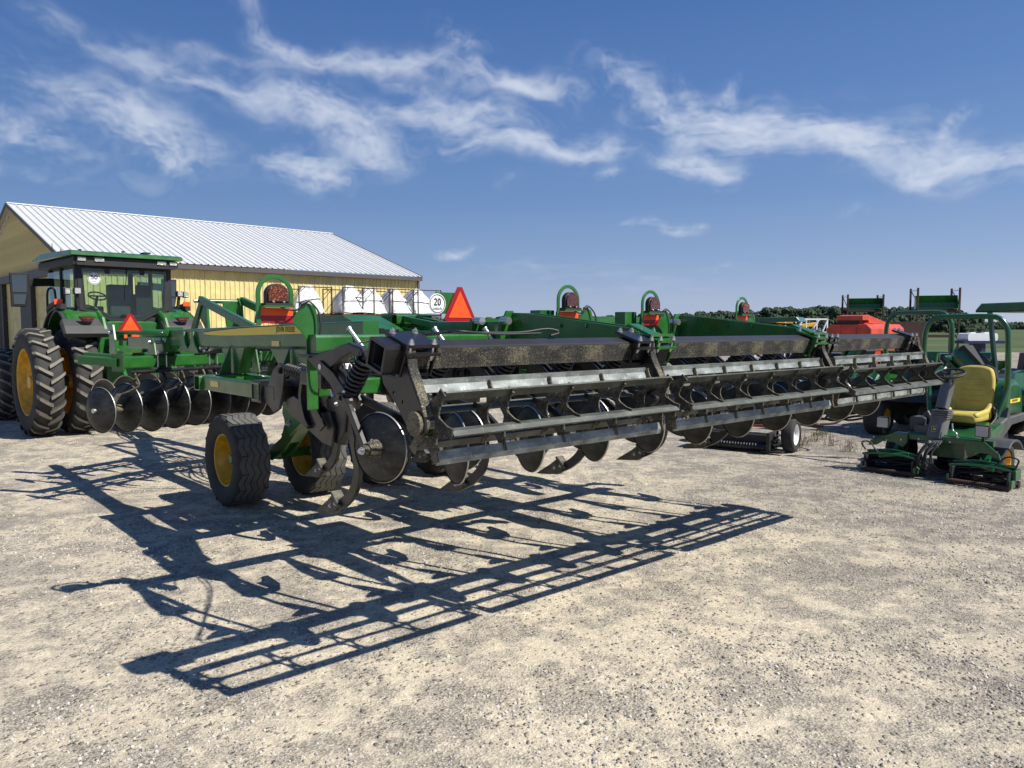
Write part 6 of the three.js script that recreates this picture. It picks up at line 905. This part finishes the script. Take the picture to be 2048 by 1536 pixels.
// ---- far storage racks with loader buckets on top
function palletRack(label, px0, px1, top, d, turn) {
  const a = spot(px0, 660, d), b = spot(px1, 660, d), w = Math.hypot(b.x - a.x, b.z - a.z), H = EYE + (HORIZON - top) / FOC * d, g = thing('pallet_rack', label, 'rack', [(a.x + b.x) / 2, 0, (a.z + b.z) / 2], turn, 'pallet racks along the far side of the lot');
  for (const x of [-w / 2, w / 2]) for (const z of [-0.55, 0.55]) mesh(g, 'upright', bar([x, 0, z], [x, H, z], 0.1, 0.1, { r: 0.01 }), M.rust);
  for (const x of [-w / 2, w / 2]) { mesh(g, 'frame_tie', bar([x, H - 0.15, -0.55], [x, H - 0.15, 0.55], 0.03, 0.04), M.zinc); for (let k = 0; k < 4; k++) mesh(g, 'frame_brace', bar([x, H * k / 4 + 0.2, k % 2 ? 0.55 : -0.55], [x, H * (k + 1) / 4 - 0.1, k % 2 ? -0.55 : 0.55], 0.04, 0.04), M.rust); }
  const by = EYE + (HORIZON - 622) / FOC * d;
  for (const z of [-0.58, 0.58]) for (const y of [by, by * 0.5]) mesh(g, 'shelf_beam', bar([-w / 2, y, z], [w / 2, y, z], 0.05, 0.13), M.rust);
  mesh(g, 'shelf', [box([0, by + 0.07, 0], w - 0.2, 0.05, 1.1), box([0, by * 0.5 + 0.07, 0], w - 0.2, 0.05, 1.1)], M.rust);
  return [g, by + 0.1, w];
}
function bucket(label, at, w, turn, h = 0.75) {
  const g = thing('loader_bucket', label, 'bucket', at, turn, 'spare green buckets'), pr = [[-0.45, 0], [0.5, 0.02], [0.5, 0.06], [-0.3, 0.1], [-0.36, h * 0.5], [-0.12, h], [-0.2, h], [-0.48, h * 0.55]];
  mesh(g, 'bucket_shell', plateX(pr, w, 0, 0.01), M.green);
  for (const s of [-1, 1]) mesh(g, 'side_plate', plateX([[-0.47, 0], [0.5, 0.01], [0.42, 0.16], [-0.1, h], [-0.2, h], [-0.48, h * 0.55]], 0.04, s * w / 2, 0.006), M.green);
  return g;
}
{
  const [r1, y1, w1] = palletRack('rusty pallet rack with a green bucket, left of the two behind the red wagon', 1690, 1757, 590, 50, -0.12);
  bucket('green loader bucket on the left far rack', [r1.position.x + 0.15, y1, r1.position.z], w1 * 0.95, -0.38, 0.72);
  const [r2, y2, w2] = palletRack('rusty pallet rack with a green bucket, behind the roll hoops', 1828, 1906, 577, 46, -0.12);
  bucket('green loader bucket on the right far rack behind the roll hoops', [r2.position.x + 0.1, y2, r2.position.z], w2 * 0.95, -0.38, 0.82);
  const p = spot(1790, 690, 44), bx = thing('dark_container', 'black open bin standing below the far racks', 'bin', [p.x, 0, p.z], -0.1);
  mesh(bx, 'bin_side', [box([0, 1.15, 0], 3.4, 2.3, 0.08), box([-1.7, 1.15, -0.9], 0.08, 2.3, 1.8), box([1.7, 1.15, -0.9], 0.08, 2.3, 1.8)], M.rust); mesh(bx, 'bin_rail', [bar([-1.75, 2.32, 0], [1.75, 2.32, 0], 0.08, 0.08)], M.rust);
  for (const [i, px, d, w] of [[0, 1905, 27, 2.4], [1, 1972, 25, 2.0]]) { const q = spot(px, 700, d); bucket(['long green dozer bucket lying behind the roll hoops', 'green bucket on the gravel right of the folded reel'][i], [q.x, 0, q.z], w, 0.25, 0.95); }
  const hd = spot(1960, 690, 23), he = thing('grain_header', 'long dark green header lying behind the mowers at the right', 'header', [hd.x, 0, hd.z - 4], -0.7);
  mesh(he, 'header_trough', plateX([[-0.6, 0.25], [0.7, 0.2], [0.75, 0.3], [-0.2, 0.5], [-0.35, 1.2], [-0.5, 1.22], [-0.62, 0.9]], 4.2, 0.4, 0.02), M.green);
  for (let k = 0; k < 6; k++) mesh(he, 'header_rib', plateX([[-0.3, 0.45], [0.3, 0.32], [0.05, 0.7], [-0.25, 1.15], [-0.36, 1.15]], 0.05, -1.6 + k * 0.8, 0.006), M.green);
  for (const x of [-1.5, 2.2]) mesh(he, 'header_foot', box([x, 0.11, 0], 0.12, 0.22, 0.8), M.black);
  mesh(he, 'header_auger', [rod([-1.6, 0.62, 0.05], [2.4, 0.62, 0.05], 0.12), coil([-1.6, 0.62, 0.05], [2.4, 0.62, 0.05], 0.2, 0.02, 14)], M.blackPlastic);
  const t = spot(1955, 675, 34), tk = thing('tank_trailer', 'white plastic tank on a dark trailer in front of the field', 'tank', [t.x, 0, t.z], 0.1);
  mesh(tk, 'tank', [box([0, 1.62, 0], 1.4, 0.34, 0.7, 0.1), box([-0.3, 1.8, 0], 0.24, 0.06, 0.24, 0.02), box([0.35, 1.8, 0], 0.24, 0.06, 0.24, 0.02)], M.dish); mesh(tk, 'trailer_deck', [box([0.1, 1.4, 0], 2.2, 0.12, 1.0), box([0, 0.85, 0], 0.2, 1.0, 0.8)], S({ color: L3(0.012, 0.016, 0.06), roughness: 0.5 })); smallWheel(tk, [0, 0.4, 0.55], 0.4, 0.2, 0.2, 1, 0, M.dish).rotation.y = -PI / 2; smallWheel(tk, [0, 0.4, -0.55], 0.4, 0.2, 0.2, 1, 0, M.dish).rotation.y = PI / 2;
  // white lattice panel with yellow machinery behind
  const l = spot(1612, 660, 36), lt = thing('lattice_panel', 'white steel lattice panel left of the red wagon', 'panel', [l.x, 0, l.z], 0.05), W = 2.0, H0 = 1.2, H1 = 2.42;
  for (const y of [H0, (H0 + H1) / 2, H1]) mesh(lt, 'rail', bar([-W / 2, y, 0], [W / 2, y, 0], 0.07, 0.07), M.white);
  for (let k = 0; k <= 4; k++) mesh(lt, 'stile', bar([-W / 2 + k * W / 4, 0, 0.02], [-W / 2 + k * W / 4, H1, 0.02], 0.05, 0.05), M.white);
  for (let k = 0; k < 4; k += 1.5) mesh(lt, 'diagonal', bar([-W / 2 + k * W / 4, H0, 0.05], [Math.min(W / 2, -W / 2 + (k + 1.7) * W / 4), H1, 0.05], 0.09, 0.05), M.white);
  const yl = thing('yellow_attachment', 'yellow machine parts piled behind the white lattice', 'machine part', [l.x + 0.1, 0, l.z - 1.2], 0.1);
  mesh(yl, 'yellow_arm', [bar([-1.9, 2.1, 0], [-0.4, 2.28, 0.1], 0.3, 0.16), bar([-0.5, 2.05, 0.2], [0.8, 2.2, 0.1], 0.25, 0.18), bar([-1.2, 2.2, 0.1], [-0.6, 1.5, 0.2], 0.2, 0.15)], M.yellowRim); mesh(yl, 'dark_block', [box([0, 1.0, 0], 2.0, 2.0, 0.7, 0.1)], M.blackPlastic);
}
// ---- a few dry weeds in the gravel
{
  const r = rng(14), wm1 = S({ color: L3(0.16, 0.11, 0.06), roughness: 1 }), wm2 = S({ color: L3(0.1, 0.14, 0.035), roughness: 1 });
  [[1605, 893, 0], [1632, 885, 0], [1665, 893, 0], [1555, 893, 1], [1640, 872, 1], [1700, 905, 0], [1590, 902, 0]].forEach(([px, py, green], i) => {
    const d = EYE * FOC / (py - HORIZON), p = spot(px, py, d), g = [], n = green ? 40 : 26;
    for (let k = 0; k < n; k++) { const a = r() * 6.28, q = r() * 0.16, h = (green ? 0.05 : 0.08) + r() * (green ? 0.06 : 0.16), l = (r() - 0.5) * 0.12; g.push(bar([Math.cos(a) * q, 0, Math.sin(a) * q], [Math.cos(a) * q + l, h, Math.sin(a) * q + (r() - 0.5) * 0.1], 0.005, 0.003, { r: 0.001 })); if (r() < 0.6) g.push(bar([Math.cos(a) * q + l * 0.6, h * 0.6, Math.sin(a) * q], [Math.cos(a) * q + l + 0.03, h * 0.75, Math.sin(a) * q + 0.03], 0.012, 0.003, { r: 0.001 })); }
    const m = mesh(scene, 'weed_tuft', g, green ? wm2 : wm1, { at: [p.x, 0, p.z] }); m.userData = { kind: 'stuff', label: green ? 'low green weeds in the gravel' : 'dry brown weeds in the gravel', category: 'weeds' }; m.name = numbered('weed_tuft');
  });
}

renderer.render(scene, camera);
